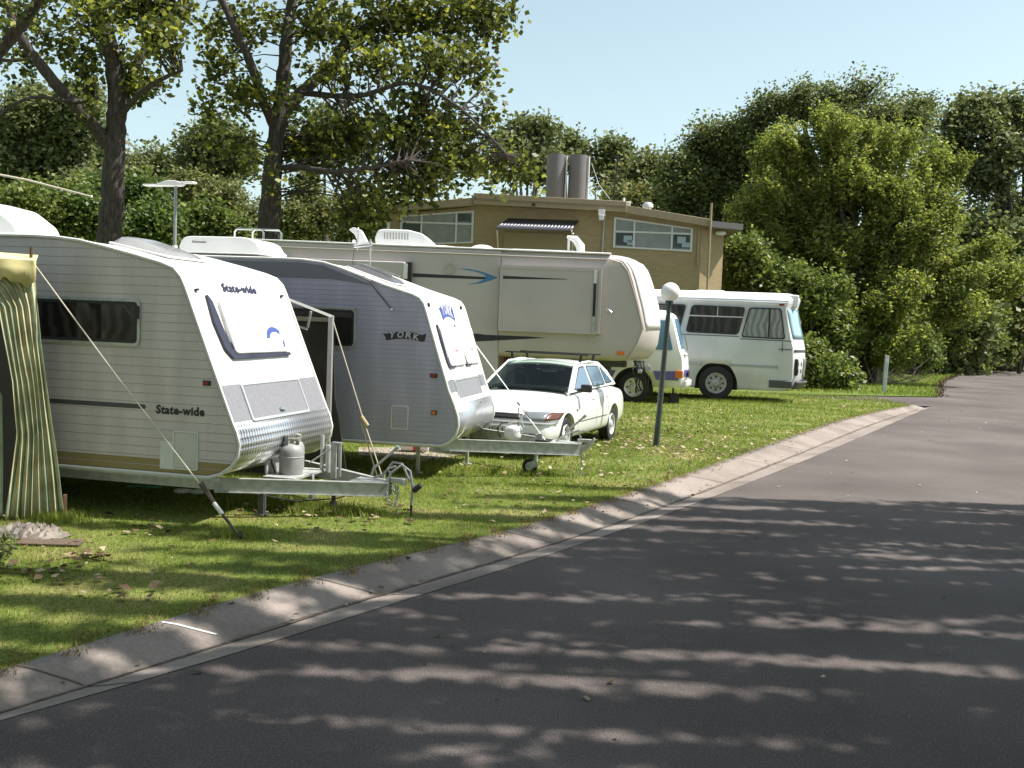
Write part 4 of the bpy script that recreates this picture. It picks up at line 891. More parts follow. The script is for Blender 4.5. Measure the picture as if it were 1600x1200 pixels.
mb = MB(); chain(mb, [(.55, -.05, .33), (.60, -.06, .18), (.66, -.03, .10), (.68, 0, .22), (.62, .03, .34)]); chain(mb, [(.56, .05, .33), (.64, .05, .22), (.67, .03, .30)]); mb.build('safety_chain', galv, cv)
MB().tube([(-.9, -.6, .33), (-.6, -.56, .22), (-.2, -.4, .15), (.15, -.25, .18), (.3, -.1, .24)], .007, 6).build('cable', blackp, cv)
MB().tube([(-1.6, -.5, .40), (-1.2, -.55, .37), (-.8, -.6, .30), (-.52, -.52, .22)], .010, 6).build('leg_brace', darkgrey, cv)
# far side annexe: wall, pole, awning arms
canv = mat('dark_annexe_mesh', (.045, .042, .032), .9, noise=.3, nscale=3)
MB().plate((0, 1.85, 0), X3, Z3, [(-4.8, 0), (-.62, 0), (-.82, 1.0), (-.87, 1.93), (-4.8, 2.0)], .012, N=NV).build('annexe_wall', canv, cv)
MB().box((-2.4, 1.83, 1.90), (3.0, .02, .05)).build('annexe_rail', mat('olive_band', (.30, .28, .20), .7), cv)
MB().box((-.86, 1.78, .98), (.045, .035, 1.94)).box((-.90, 1.83, .98), (.035, .05, 1.94)).build('awning_post', alu, cv, bevel=.004)
MB().tube([(-1.75, h, 2.34), (-.86, 1.78, 1.94)], .022, 4).build('awning_arm', white, cv)
MB().tube([(-2.1, h, 2.05), (-1.15, 1.75, 1.78)], .018, 4).tube([(-1.1, 1.72, 1.99), (-1.15, 1.75, 1.80)], .016, 4).build('awning_strut', galv, cv)
# wheels under the body (in shade)
for s in (-1, 1):
    for x in (-3.7, -4.5): wheel(cv, (x, s * .88, .34), .34, .2, .2, galv, s)

# ---- the second caravan ----------------------------------------------------
yk = thing('caravan', 'second caravan, silver-blue ribbed side with curly black banner lettering, nose towards the white car', 'caravan', (.37, 13.365, 0), -R(11))
W2 = 2.05; h = W2 / 2
P2 = [(-1.03, .42), (-.93, .465), (-.85, .56), (-.82, .67), (-.83, .78), (-.88, .92), (-.96, 1.1), (-1.147, 1.66), (-1.28, 2.06), (-1.31, 2.14), (-1.36, 2.205), (-1.45, 2.245), (-1.8, 2.345), (-2.4, 2.545), (-2.6, 2.60), (-2.9, 2.63), (-3.3, 2.635)]
shell(yk, P2, W2, ribg, -7.0)
mats2 = darkgrey
MB().plate((0, -h, 0), X3, Z3, [(-7, 2.40), (-2.5, 2.40), (-1.95, 2.335), (-2.42, 2.50), (-2.62, 2.565), (-2.9, 2.595), (-7, 2.60)], .003).build('dark_top_band', mat('band_grey', (.17, .175, .19), .5), yk)
side_window(yk, -3.1, 1.555, -2.155, 2.055, W2, mat('brown_dark_glass', (.03, .026, .022), .06), r=.07)
MB().plate((0, -h, 0), X3, Z3, [(-3.2, 2.045), (-2.15, 2.045), (-2.17, 2.06), (-3.2, 2.06)], .03).build('window_hood', galv, yk)
# ribbon banner with the name
def banner(root, O, U, V, w, hh, m, m2, s, sz, off=.003, bend=.03, ls=None):
    n = 16; top = []; bot = []
    for k in range(n + 1):
        t = k / n; x = (t - .5) * w; z = bend * (1 - (2 * t - 1) ** 2); top.append((x, z + hh / 2)); bot.append((x, z - hh / 2))
    pts = bot + [(w / 2 + .03, -hh * .3), (w / 2 + .045, hh * .75), (w / 2 - .02, hh * .45)] + top[::-1][1:-1] + [(-w / 2, hh * .45), (-w / 2 - .045, hh * .55), (-w / 2 - .01, 0)]
    o = MB().plate(O, U, V, pts, .002, off=off).build('name_banner', m, root, smooth=0)
    U, V = Vector(U).normalized(), Vector(V).normalized(); N = U.cross(V); wd = w * .80 / len(s)
    for i, c in enumerate(s):
        t = (i + .5) / len(s) * .86 + .07; ang = -4 * bend * (2 * t - 1) * 1.0 / w; d = (U + V * ang).normalized()
        text(c, Vector(O) + U * ((t - .5) * w - wd * .42) + V * (bend * (1 - (2 * t - 1) ** 2) - hh * .33) + N * (off + .003), d, V, sz, m2, o, width=wd * .86, bold=.003, shear=.15)
    return o
banner(yk, Vector((-1.535, -h, 1.715)), X3, Z3, .46, .085, blackdecal, mat('pale_lettering', (.5, .5, .53), .4), 'YORK', .10)
small_light(yk, -1.15, 1.27, W2, redlens, W_=.07, H_=.035); small_light(yk, -1.13, .82, W2, amber, W_=.05, H_=.04)
hatch_door(yk, -1.67, .59, -1.45, .885, W2, ribg)
MB().box((-4, -h + .01, .405), (5.8, .02, .03)).build('skirt_rail', galv, yk)
FO, FU, FV = front_frame((-.96, 1.1), (-1.28, 2.06), .05); FN = FU.cross(FV)
if FN.x < 0: FN = -FN
banner(yk, fp(-.08, .97, .0), FU, FV, .60, .17, bluedecal, white, 'YORK', .20, .004, .06)
for y in (-.90, .74): MB().box(fp(y, 1.08, .012), (.035, .05, .025), FU, FV).build('clearance_light', blackp, yk, bevel=.004)
for y0, y1 in ((-.78, .10), (.10, .93)):
    c = MB().plate(fp(0, 0), FU, FV, rpoly([(y0 + .06, .285), (y1 - .04, .285), (y1, .80), (y0 + .03, .80)], .05), .035).build('stone_guard', white, yk, bevel=.01)
    MB().plate(fp(0, 0), FU, FV, rpoly([(y0 - .035, .83), (y0 - .05, .60), (y0 - .035, .36), (y0 + .02, .26), (y0 + .32, .265), (y0 + .3, .30), (y0 + .07, .31), (y0 + .03, .42), (y0 + .02, .82)], .02), .022).build('window_seal', mat('seal_blue_black', (.03, .03, .055), .4), c)
    MB().cyl(fp(y0 - .01, .40, .03), fp(y0 - .015, .70, .035), .01, n=6).build('gas_strut', alu, c)
    text('~Sil~', fp((y0 + y1) / 2 - .1, .46, .037), FU, FV + FU * .15, .07, mat('faded_red_decal', (.55, .22, .25), .5), c, width=.3)
MB().plate(fp(0, 0), FU, FV, [(-h - .02, -.26), (h - .08, -.26), (h - .08, .12), (-h - .02, .12)], .004).build('silver_panel', brushed, yk)
bt = MB().ring(fp(0, 0), FU, FV, rrect(-.72, -.29, .56, .12, .02), rrect(-.695, -.265, .535, .095, .015), .02).build('boot_lid', alu, yk)
MB().plate(fp(0, 0), FU, FV, rrect(-.695, -.265, .535, .095, .015), .013).build('lid_panel', greypanel, bt); MB().cyl(fp(.25, -.24, .01), fp(.25, -.24, .04), .018).build('latch', chrome, bt)
for y in (-.85, .72): MB().tube([fp(y, -.10, .0), fp(y, -.08, .05), fp(y, .10, .05), fp(y, .12, .0)], .009, 6).build('grab_handle', chrome, yk)
curved_front(yk, 'nose_sheet', [(-1.0, .434), (-.93, .467), (-.85, .56), (-.82, .67), (-.83, .78), (-.88, .92)], -h + .02, h - .02, .004, brushed)
z2 = roofz([p for p in P2 if p[1] > 2.2])
roof_ac(yk, -4.92, -3.70, -.36, .42, 2.67, .27, .22, slots=0, brand=None)
text('Dometic', (-4.72, -.365, 2.85), X3, Z3, .04, darkgrey, yk, name='maker_mark', width=.2)
hx = MB(); 
wedge_vent(yk, -2.50, -1.86, -.50, .10, z2, 'roof_hatch', mat('brown_smoke_acrylic', (.09, .08, .085), .25, coat=.3), .07, 0)
MB().box((-2.18, -.3, z2(-2.18) + .10), (.5, .03, .02), Vector((1, 0, -.31)).normalized(), Y3).box((-2.18, .0, z2(-2.18) + .10), (.5, .03, .02), Vector((1, 0, -.31)).normalized(), Y3).build('hatch_frame', galv, yk)
MB().tube([(-2.05, -h - .012, 2.42), (-2.0, -h - .02, 2.38), (-1.82, -h - .02, 2.18), (-1.71, -h - .015, 2.06)], .006, 6).build('tie_cord', blackp, yk); MB().box((-2.04, -h - .012, 2.42), (.12, .016, .024), Vector((.85, 0, -.5)).normalized(), Y3).build('cord_cleat', white, yk); MB().sphere((-1.70, -h - .02, 2.05), .024, 8).build('cord_knob', chrome, yk)
# small log-periodic aerial on a thin mast
a = thing('roof_aerial', 'thin rod aerial with a short crossbar above the second caravan roof hatch', 'aerial', yk.matrix_basis @ Vector((-2.34, -.05, z2(-2.34))), -R(11))
MB().cyl((0, 0, 0), (0, 0, .45), .011).build('mast', galv, a)
mb = MB(); mb.cyl((-.23, 0, .37), (.02, 0, .41), .011); mb.cyl((-.23, 0, .34), (.02, 0, .37), .010); mb.build('boom', alu, a)
mb = MB(); mb.cyl((-.18, 0, .30), (-.18, 0, .58), .007)
for k in range(6): mb.lathe([(.012, 0), (.02, .006), (.012, .012)], (-.175, 0, .40 + .026 * k), Z3, 10)
mb.sphere((-.18, 0, .585), .017, 8); mb.build('coil_whip', chrome, a); MB().tube([(-.22, 0, .34), (-.24, 0, .15), (-.23, 0, .02)], .004, 5).build('lead', blackp, a)
drawbar(yk, W2, .55, .43, .285, -1.1, .80, -6.6)
gas_bottle(yk, -.36, .12, .42, .115, white, .22); MB().tube([(-.25, .1, .46), (-.22, .1, .60), (-.28, .1, .72), (-.30, .1, .84), (-.22, .1, .80), (-.14, .1, .70)], .011, 6).build('bent_pipe', chrome, yk)
leg_stand(yk, -1.43, -.62, .40); leg_stand(yk, -1.05, .45, .40); leg_stand(yk, -6.3, -.7, .40)
MB().cyl((-.02, 0, .12), (-.02, 0, .52), .022).box((.02, 0, .47), (.06, .05, .12)).build('jockey_column', galv, yk)
wheel(yk, (-.10, 0, .10), .10, .055, .055, galv, -1, 0, name='jockey_wheel')
MB().box((-.05, -.035, .13), (.12, .008, .09), Vector((1, 0, .4)).normalized(), Y3).build('wheel_fork', galv, yk)
bx = MB().box((.07, -.17, .39), (.17, .03, .16)).build('black_lock_box', blackp, yk, bevel=.008)
mb = MB(); mb.cyl((.03, -.175, .42), (.03, -.19, .42), .022); mb.cyl((.11, -.175, .42), (.11, -.19, .42), .022); mb.cyl((.07, -.175, .345), (.07, -.19, .345), .022); mb.cyl((.06, -.17, .31), (.06, -.17, .25), .012); mb.build('knob', darkgrey, bx)
MB().plate((0, .04, 0), X3, Z3, rpoly([(.20, .43), (.45, .39), (.62, .42), (.70, .50), (.73, .52), (.72, .45), (.66, .38), (.55, .29), (.35, .30)], .03), .08, N=NV).build('coupling_web', galv, yk)
coupling(yk, .55, .47)
MB().tube([(.22, 0, .43), (.30, 0, .50), (.42, 0, .57), (.50, .02, .58)], .013, 6).cyl((.44, .01, .575), (.53, .02, .60), .022).build('brake_lever', galv, yk)
mb = MB(); chain(mb, [(.56, -.02, .36), (.585, -.02, .2), (.56, -.02, .02)], .04, .008); mb.build('safety_chain', galv, yk)
MB().tube([(-1.2, -h + .1, .42), (-.9, -.6, .35), (-.65, -.5, .34)], .010, 6).box((-.64, -.5, .37), (.03, .04, .10)).build('brake_line', blackp, yk)
st0, st1 = fp(.93, .55, .02), Vector((.10, -.02, .44)); md = st0.lerp(st1, .62)
MB().tube([st0, st1], .008, 6).build('tension_strap', white, yk); MB().cyl(md, md.lerp(st1, .08), .014, n=8).build('turnbuckle', darkgrey, yk)
for s in (-1, 1):
    for x in (-4.3, -5.1): wheel(yk, (x, s * .84, .33), .33, .2, .2, galv, s)

# ================================================================== FIFTH WHEEL TRAILER
rv = thing('fifth_wheel_trailer', 'long tall cream trailer with a blue and black arrow stripe and overhanging nose', 'trailer', (5.0, 25.3, 0), -R(3))
LV5 = [(1.14, 1.02, -5.3, -2.55, -2.2), (1.20, 1.14, -5.3, -2.28, -1.72), (1.30, 1.19, -5.3, -2.2, -1.60), (1.56, 1.2, -5.3, -2.06, -1.48), (1.92, 1.2, -5.3, -1.92, -1.45), (2.42, 1.2, -5.3, -2.05, -1.50), (3.0, 1.2, -5.3, -2.22, -1.68), (3.30, 1.2, -5.3, -2.33, -1.80), (3.46, 1.19, -5.3, -2.45, -1.93), (3.56, 1.16, -5.3, -2.60, -2.10), (3.62, 1.10, -5.3, -2.80, -2.32)]
mb = MB(); vloft(mb, LV5, 9, 0, 2.2); mb.build('nose_shell', cream, rv, smooth=42)
MB().prism([(-12.0, .50), (-5.3, .50), (-5.3, 3.622), (-8, 3.64), (-12.0, 3.66)], -1.2, 1.2).build('body', cream, rv, bevel=.05)
# the white cap over the rounded front and the white roof membrane
roofm = mat('roof_membrane', (.80, .80, .79), .5, noise=.06)
MB().prism([(-12.03, 3.66), (-2.75, 3.615), (-2.75, 3.655), (-12.03, 3.70)], -1.21, 1.21).build('roof', roofm, rv, bevel=.015)
MB().tube([(-12, -1.21, 3.53), (-2.78, -1.21, 3.50), (-2.52, -1.21, 3.44), (-2.36, -1.21, 3.25), (-2.20, -1.21, 2.8), (-2.08, -1.21, 2.42), (-1.95, -1.205, 1.93), (-2.05, -1.205, 1.6), (-2.26, -1.19, 1.2)], .014, 6).build('gutter_rail', mat('rail_taupe', (.42, .37, .32), .5), rv)
capo = [(z, w + .012, -4.2, xf, xc) for z, w, xr, xf, xc in LV5 if z > 1.9]
pm = frontpatch(LV5, 1.93, 3.60, -1.13, 1.13, .012, 22, 2.2, 12).build('front_cap', white, rv, fix=False); solid(pm, .006)
# slide-out room
sl_ = MB().box((-4.13, -1.27, 2.51), (2.37, .16, 1.52)).build('slide_out', cream, rv, bevel=.02)
MB().ring((0, -1.35, 0), X3, Z3, rrect(-5.31, 1.75, -2.95, 3.27, .02), rrect(-5.24, 1.82, -3.02, 3.20, .02), .012).build('trim', cream, sl_)
MB().box((-2.99, -1.31, 2.50), (.07, .10, 1.53)).box((-3.10, -1.362, 2.35), (.06, .02, 1.15)).build('seal', blackp, sl_); MB().box((-3.10, -1.362, 3.08), (.06, .02, .3)).build('latch_plate', white, sl_)
MB().box((-3.10, -1.362, 1.95), (.06, .024, .42)).build('lower_plate', galv, sl_)
s2_ = MB().box((-8.9, -1.27, 2.45), (2.7, .16, 1.64)).build('slide_out', cream, rv, bevel=.02)
MB().box((-7.44, -1.27, 2.6), (.10, .16, 1.33)).build('seal', blackp, s2_); MB().box((-7.53, -1.362, 3.05), (.09, .02, .35)).build('latch_plate', white, s2_)
MB().lathe([(.001, 0), (.11, 0), (.125, .01), (.125, .03), (.10, .03), (.09, .015), (.001, .015)], (-6.50, -1.2, 3.155), NV, 24).build('round_vent', mat('vent_taupe', (.45, .41, .36), .5), rv)
dst = mat('charcoal_stripe', (.03, .03, .035), .45); dbl = mat('sky_blue_stripe', (.06, .20, .42), .4)
MB().plate((0, -1.2, 0), X3, Z3, [(-7.38, 2.93), (-5.60, 2.935), (-5.60, 2.99), (-7.38, 3.02)], .003).plate((0, -1.35, 0), X3, Z3, [(-5.29, 2.955), (-3.75, 2.995), (-3.75, 3.005), (-5.29, 3.03)], .003).build('black_stripe', dst, rv, smooth=0)
ar = [(-6.30, 3.165), (-6.05, 3.165), (-5.78, 3.12), (-5.55, 3.05), (-5.38, 2.985), (-5.55, 2.91), (-5.78, 2.84), (-6.05, 2.805), (-6.10, 2.80), (-5.85, 2.86), (-5.68, 2.94), (-5.64, 2.985), (-5.70, 3.05), (-5.90, 3.11)]
MB().plate((0, -1.2, 0), X3, Z3, ar, .005).build('blue_arrow', dbl, rv, smooth=0)
MB().plate((0, -1.2, 0), X3, Z3, [(-7.3, 1.40), (-5.85, 1.47), (-4.2, 1.62), (-4.6, 1.64), (-5.6, 1.64), (-5.8, 1.66), (-7.3, 1.55)], .004).build('lower_stripe', dst, rv, smooth=0)
hd = MB().ring((0, -1.2, 0), X3, Z3, rrect(-5.30 - .9, .55, -5.36, 1.32, .03), rrect(-5.28 - .9, .57, -5.38, 1.30, .03), .006).build('compartment_door', mat('cream_trim', (.54, .51, .46), .5), rv)
MB().box((-2.43, -1.2, 1.33), (.16, .03, .09)).build('side_marker', amber, rv, bevel=.01)
MB().sphere((-2.78, -1.22, 2.33), .045, 8, sc=(1, .4, 1)).cyl((-2.74, -1.24, 2.30), (-2.69, -1.24, 2.27), .03).build('lock', chrome, rv)
roof_ac(rv, -8.42, -7.02, -.6, .3, 3.66, .42, .42, slots=0)
vt = MB()
g_ = MB()
for k in range(9): g_.box((-8.18 + .07 * k, -.60, 3.92), (.028, .02, .16))
g_.build('ac_grille', mat('grille_grey', (.38, .36, .33), .6), rv)
MB().sphere((-5.84, -.3, 3.68), .3, 10, sc=(1, .9, .42)).build('roof_dome', white, rv)
MB().sphere((-6.9, -.1, 3.66), .5, 10, sc=(1.2, .9, .22)).build('roof_skylight', offwhite, rv)
MB().box((-4.35, -.3, 3.70), (1.5, .12, .07)).build('aerial_arm', offwhite, rv); 
MB().tube([(-3.45, -.3, 3.66), (-3.47, -.3, 3.85), (-3.6, -.3, 4.02), (-3.80, -.3, 4.07)], [.10, .11, .09, .03], 8).cyl((-3.75, -.3, 3.68), (-3.75, -.3, 4.02), .03).build('awning_end_cap', offwhite, rv)
dm = MB().prism(rpoly([(-9.12, 4.06), (-9.0, 4.12), (-8.83, 4.07), (-8.62, 3.72), (-8.85, 3.70), (-8.97, 3.95)], .04), -.35, -.1).build('satellite_dish', white, rv, bevel=.03, smooth=60)
MB().sphere((-8.98, -.32, 3.78), .05, 8).build('dish_mount', offwhite, rv)
for x in (-11.55, -12.0):
    MB().tube([(x, -.15, 3.6), (x, -.15, 3.93), (x + .06, -.15, 4.0), (x + .66, -.15, 4.0), (x + .72, -.15, 3.93), (x + .72, -.15, 3.6)], .025, 8).build('ladder_rail', chrome, rv)
for s in (-1, 1):
    for x in (-8.6, -9.6): wheel(rv, (x, s * 1.03, .40), .40, .24, .24, galv, s)
MB().box((-5.9, -.9, .27), (.12, .12, .5)).box((-5.9, .9, .27), (.12, .12, .5)).box((-5.9, 0, .55), (.1, 1.9, .1)).build('landing_leg', galv, rv)
pin = MB().box((-3.0, 0, 1.08), (1.5, .7, .22)).cyl((-2.7, 0, .78), (-2.7, 0, 1.05), .12).build('hitch_box', darkgrey, rv, bevel=.02)
mb = MB()
for k in range(9):
    x = -1.85 - .03 * k; mb.tube([(x, -.8, 1.16), (x + random.uniform(-.1, .1), -.95, .95), (x + random.uniform(0, .12), -.95, .8 - .05 * k), (x + .1, -.9, .45)], .016, 5)
mb.build('hanging_cable', blackp, rv)
MB().box((-1.75, -.95, 1.0), (.12, .1, .14), Vector((.8, 0, .6)), Y3).box((-1.95, -1.0, .92), (.10, .08, .08)).build('plug_box', chrome, rv, bevel=.01)

# ================================================================== SMALL MOTOR COACH behind the nose
co = thing('motor_coach', 'small white coach with red and purple stripes whose cab shows under the trailer nose', 'coach', (4.9, 27.75, 0), -R(3))
CL = [(.42, .98, -7, -.55, -.34), (.5, 1.03, -7, -.5, -.25), (.95, 1.06, -7, -.48, -.22), (1.2, 1.06, -7, -.5, -.25), (1.42, 1.05, -7, -.58, -.36), (2.2, 1.0, -7, -.78, -.55), (2.33, .95, -7, -.86, -.66), (2.42, .86, -7, -1.05, -.88)]
mb = MB(); vloft(mb, CL, 9, 0, 3.2); cbody = mb.build('body', white, co, smooth=42)
ct = []
for x in (-1.72, -5.2):
    c = MB().cyl((x, -1.5, .40), (x, 1.5, .40), .52, n=32).build('cutter', white); c.parent = None; c.matrix_world = co.matrix_basis.copy(); ct.append(c)
cut(cbody, ct); [MB().box((x, 0, .55), (1.1, 1.5, .75)).build('wheel_box', blackp, co) for x in (-1.72, -5.2)]
frontpatch(CL, 1.44, 2.22, -.92, .92, .01, 16, 3.2).build('windscreen', mat('blue_reflecting_glass', (.10, .22, .32), .04, coat=.6), co, fix=False)
MB().plate((0, -1.068, 0), X3, Z3, rpoly([(-.74, 1.40), (-1.55, 1.40), (-1.55, 2.16), (-.93, 2.16)], .05), .008, N=NV).build('cab_window', mat('blue_reflecting_glass', (.10, .22, .32), .04), co)
pur = mat('purple_stripe', (.13, .11, .32), .4); rd = mat('dark_red_stripe', (.22, .035, .03), .4)
MB().plate((0, -1.062, 0), X3, Z3, [(-7, .92), (-1.9, .92), (-1.9, 1.06), (-7, 1.06)], .004).build('red_stripe', rd, co)
MB().plate((0, -1.064, 0), X3, Z3, [(-7, .60), (-2.28, .60), (-2.18, .82), (-7, .86)], .004).plate((0, -1.064, 0), X3, Z3, [(-1.14, .62), (-.56, .62), (-.56, .86), (-1.22, .84)], .004).build('purple_stripe', pur, co)
frontpatch(CL, .72, .90, -.95, .95, .008, 16, 3.2).build('purple_front_stripe', pur, co, fix=False)
o = frontpatch(CL, .45, .62, -1.0, 1.0, .06, 16, 3.2).build('bumper', white, co, fix=False); solid(o, .05)
MB().box((-.55, -1.05, .78), (.20, .05, .19)).build('indicator', amber, co, bevel=.01); MB().box((-.27, -.72, .78), (.05, .26, .17)).build('headlight', lens, co, bevel=.01); MB().box((-.25, -.72, .78), (.02, .30, .21)).build('headlight_bezel', chrome, co)
text('I MP', (-.225, -.55, 1.06), Y3, Z3, .10, darkgrey, co, width=.35)
MB().tube([(-.32, -.7, 1.42), (-.33, -.4, 1.62), (-.36, -.15, 1.78)], .012, 5).build('wiper', blackp, co); MB().sphere((-.40, -.85, 1.30), .07, 8, sc=(1, 1.4, .7)).build('mirror', white, co)
wheel(co, (-1.70, -.92, .40), .40, .24, .25, mat('wheel_trim', (.62, .62, .60), .3, .6), -1, 6, .38); wheel(co, (-1.70, .92, .40), .40, .24, .25, chrome, 1)
for s in (-1, 1): wheel(co, (-5.2, s * .92, .40), .40, .24, .25, chrome, s)
o = thing('block', 'black box standing under the front bumper of the small coach', 'block', co.matrix_basis @ Vector((-.62, -.75, 0)), -R(3)); MB().prism([(-.13, 0), (.13, 0), (.12, .22), (-.12, .22)], -.12, .12).build('body', blackp, o, bevel=.01); MB().box((0, 0, .23), (.18, .1, .02)).build('handle', darkgrey, o)

# ================================================================== THE OLD BUS
bus = thing('bus', 'old white bus with curtained cab window parked before the tall trees', 'bus', (7.0, 29.8, 0), -R(11))
BL = [(.34, 1.15, -8.6, .62, 0.89), (.42, 1.18, -8.6, .80, 1.14), (.70, 1.2, -8.6, .92, 1.30), (1.2, 1.2, -8.6, .92, 1.33), (1.55, 1.2, -8.6, .90, 1.31), (1.75, 1.2, -8.6, .84, 1.26), (2.2, 1.18, -8.6, .74, 1.14), (2.62, 1.16, -8.6, .66, 1.05), (2.74, 1.15, -8.6, .72, 1.09), (2.84, 1.12, -8.6, .74, 1.11), (2.93, 1.04, -8.6, .72, 1.09), (3.0, .88, -8.6, .66, 1.02), (3.05, .6, -8.6, .5, 0.84)]
gw = mat('old_white_paint', (.60, .61, .60), .42, noise=.09, nscale=1.5)
mb = MB(); vloft(mb, BL, 10, 0, 2.6); bb = mb.build('body', gw, bus, smooth=40)
ct = []
for x in (-1.12, -6.2):
    pts = rpoly([(x - .60, -.1), (x + .60, -.1), (x + .58, .62), (x + .34, 1.02), (x - .30, 1.04), (x - .56, .70)], .18, 6)
    c = MB().prism(pts, -1.5, 1.5).build('cutter', white); c.matrix_world = bus.matrix_basis.copy(); ct.append(c)
cut(bb, ct); [MB().box((x, 0, .7), (1.2, 1.7, .8)).build('wheel_box', blackp, bus) for x in (-1.12, -6.2)]
MB().box((-3.5, -1.19, 2.76), (8.4, .05, .03)).build('gutter_rail', gw, bus); 
roofw = mat('bus_roof_white', (.80, .80, .82), .4)
o = MB(); vloft(o, [(z + .006, w + .006, xr - .01, xf + .006, xc + .006) for z, w, xr, xf, xc in BL if z > 2.83], 10, 0, 2.6); o.build('roof', roofw, bus, smooth=40)
def bus_window(pts, g, name='window', rad=.10, slider=False):
    fr = MB().ring((0, -1.19, 0), X3, Z3, rpoly(pts, rad), rpoly(inset(pts, .035), rad * .8), .02).build(name, blackp, bus)
    MB().plate((0, -1.19, 0), X3, Z3, rpoly(inset(pts, .033), rad * .8), .012).build('pane', g, fr)
    if slider:
        x0, x1 = min(p[0] for p in pts), max(p[0] for p in pts); MB().box(((x0 + x1) / 2, -1.207, 2.34), (x1 - x0 - .12, .014, .035)).box(((x0 + x1) / 2 + .05, -1.207, 2.48), (.025, .014, .26)).build('slider_rail', alu, fr)
    return fr
bgl = wavemat('bus_glass_dark', (.016, .016, .016), (.045, .042, .038), 1.3, 'X', .1, 8, .3, 1.)
curt = wavemat('curtained_glass', (.17, .18, .17), (.30, .31, .29), 2.0, 'X', .12, 6, .1, .9)
for x0 in (-5.6, -3.95): bus_window([(x0, 1.87), (x0 + 1.45, 1.87), (x0 + 1.5, 2.64), (x0 + .1, 2.64)], bgl, slider=True)
bus_window([(-2.02, 1.87), (-.58, 1.85), (-.42, 2.62), (-1.88, 2.64)], bgl, slider=True)
bus_window([(-2.5, 1.87), (-2.2, 1.87), (-2.03, 2.64), (-2.5, 2.64)], bgl)
dw = bus_window([(-.50, 1.79), (.69, 1.77), (.54, 2.62), (-.32, 2.62)], curt, 'cab_window', .08); MB().box((.24, -1.207, 2.22), (.04, .014, .80)).build('divider', blackp, dw)
MB().plate((0, -1.2, 0), X3, Z3, [(-.52, 1.735), (.86, 1.72), (.86, 1.745), (-.52, 1.76)], .006).plate((0, -1.2, 0), X3, Z3, [(-8.5, 1.80), (-.55, 1.795), (-.55, 1.815), (-8.5, 1.82)], .006).build('belt_rail', darkgrey, bus)
for x0, x1 in ((-.77, .51), (-2.9, -1.55), (-5.5, -3.2)): MB().box(((x0 + x1) / 2, -1.21, 1.01), (x1 - x0, .03, .06)).box((x0, -1.215, 1.01), (.03, .04, .09)).box((x1, -1.215, 1.01), (.03, .04, .09)).build('rub_rail', mat('rail_grey', (.33, .34, .34), .5), bus, bevel=.004)
o = frontpatch(BL, 1.80, 2.60, -1.12, 1.12, .012, 22, 2.6, 6).build('windscreen', mat('pale_blue_reflecting_glass', (.30, .46, .55), .03, coat=.6), bus, fix=False); solid(o, .004)
MB().tube([(.99, -.0, 1.78), (1.10, -.0, 2.2), (.98, -.0, 2.62)], .02, 6).build('windscreen_pillar', gw, bus)
db = MB().prism(rpoly([(.66, 2.70), (.99, 2.66), (1.02, 3.0), (.72, 3.02)], .04), -.95, .95).build('destination_box', roofw, bus, bevel=.03); MB().box((1.0, 0, 2.84), (.04, 1.6, .22), Vector((1, 0, -.08)), Y3).build('destination_glass', bgl, db)
o = frontpatch(BL, 1.44, 1.50, -1.16, 1.16, .012, 22).build('front_trim', darkgrey, bus, fix=False); solid(o, .01)
for y in (-.93, .93):
    for dz in (.93, 1.12):
        for q in (0, .17): MB().lathe([(.001, .05), (.07, .045), (.085, .02), (.085, -.06)], (1.06 - .0 * q + (0.09 if q else 0), y + (-q if y > 0 else q), dz), X3, 16).build('headlight', lens, bus)
    MB().box((1.02, y - .0, 1.02), (.12, .42, .46)).build('headlight_panel', blackp, bus, bevel=.03)
o = frontpatch(BL, .72, 1.28, -.65, .65, .014, 22).build('grille', mat('chrome_grille', (.4, .4, .4), .3, .7), bus, fix=False); solid(o, .02)
o = frontpatch(BL, .44, .64, -1.17, 1.17, .10, 22).build('bumper', darkgrey, bus, fix=False); solid(o, .06)
MB().box((.62, -1.21, .54), (.62, .06, .20)).build('bumper_return', darkgrey, bus, bevel=.02)
MB().box((.80, -1.17, 1.62), (.07, .05, .2)).build('indicator', mat('orange_lens', (.5, .13, .03), .3), bus, bevel=.01); MB().box((.55, -1.15, 2.72), (.14, .06, .05)).build('clearance_light', redlens, bus, bevel=.01)
MB().box((.70, -1.21, 1.50), (.35, .02, .02)).cyl((.62, -1.21, 1.42), (.62, -1.21, 1.72), .008).build('hinge', darkgrey, bus)
MB().tube([(1.08, .9, 2.5), (1.22, 1.15, 2.4), (1.25, 1.28, 2.3)], .015, 5).box((1.25, 1.32, 2.18), (.04, .16, .28)).build('mirror', mat('tan_mirror', (.45, .36, .24), .5), bus, bevel=.01)
whl = mat('old_wheel_grey', (.42, .42, .40), .5, .3, noise=.25, nscale=15)
for s in (-1, 1): wheel(bus, (-1.12, s * 1.02, .48), .48, .27, .29, whl, s, 8, .34); wheel(bus, (-6.2, s * 1.02, .48), .48, .27, .29, whl, s, 8, .34)
MB().box((-2.3, -.9, .30), (.05, .05, .55)).build('corner_leg', darkgrey, bus)
MB().cyl((-4.2, .1, 3.06), (-4.2, .1, 3.14), .22, n=16).box((-1.4, .1, 3.07), (.8, .5, .06)).build('roof_vent', offwhite, bus, bevel=.02)

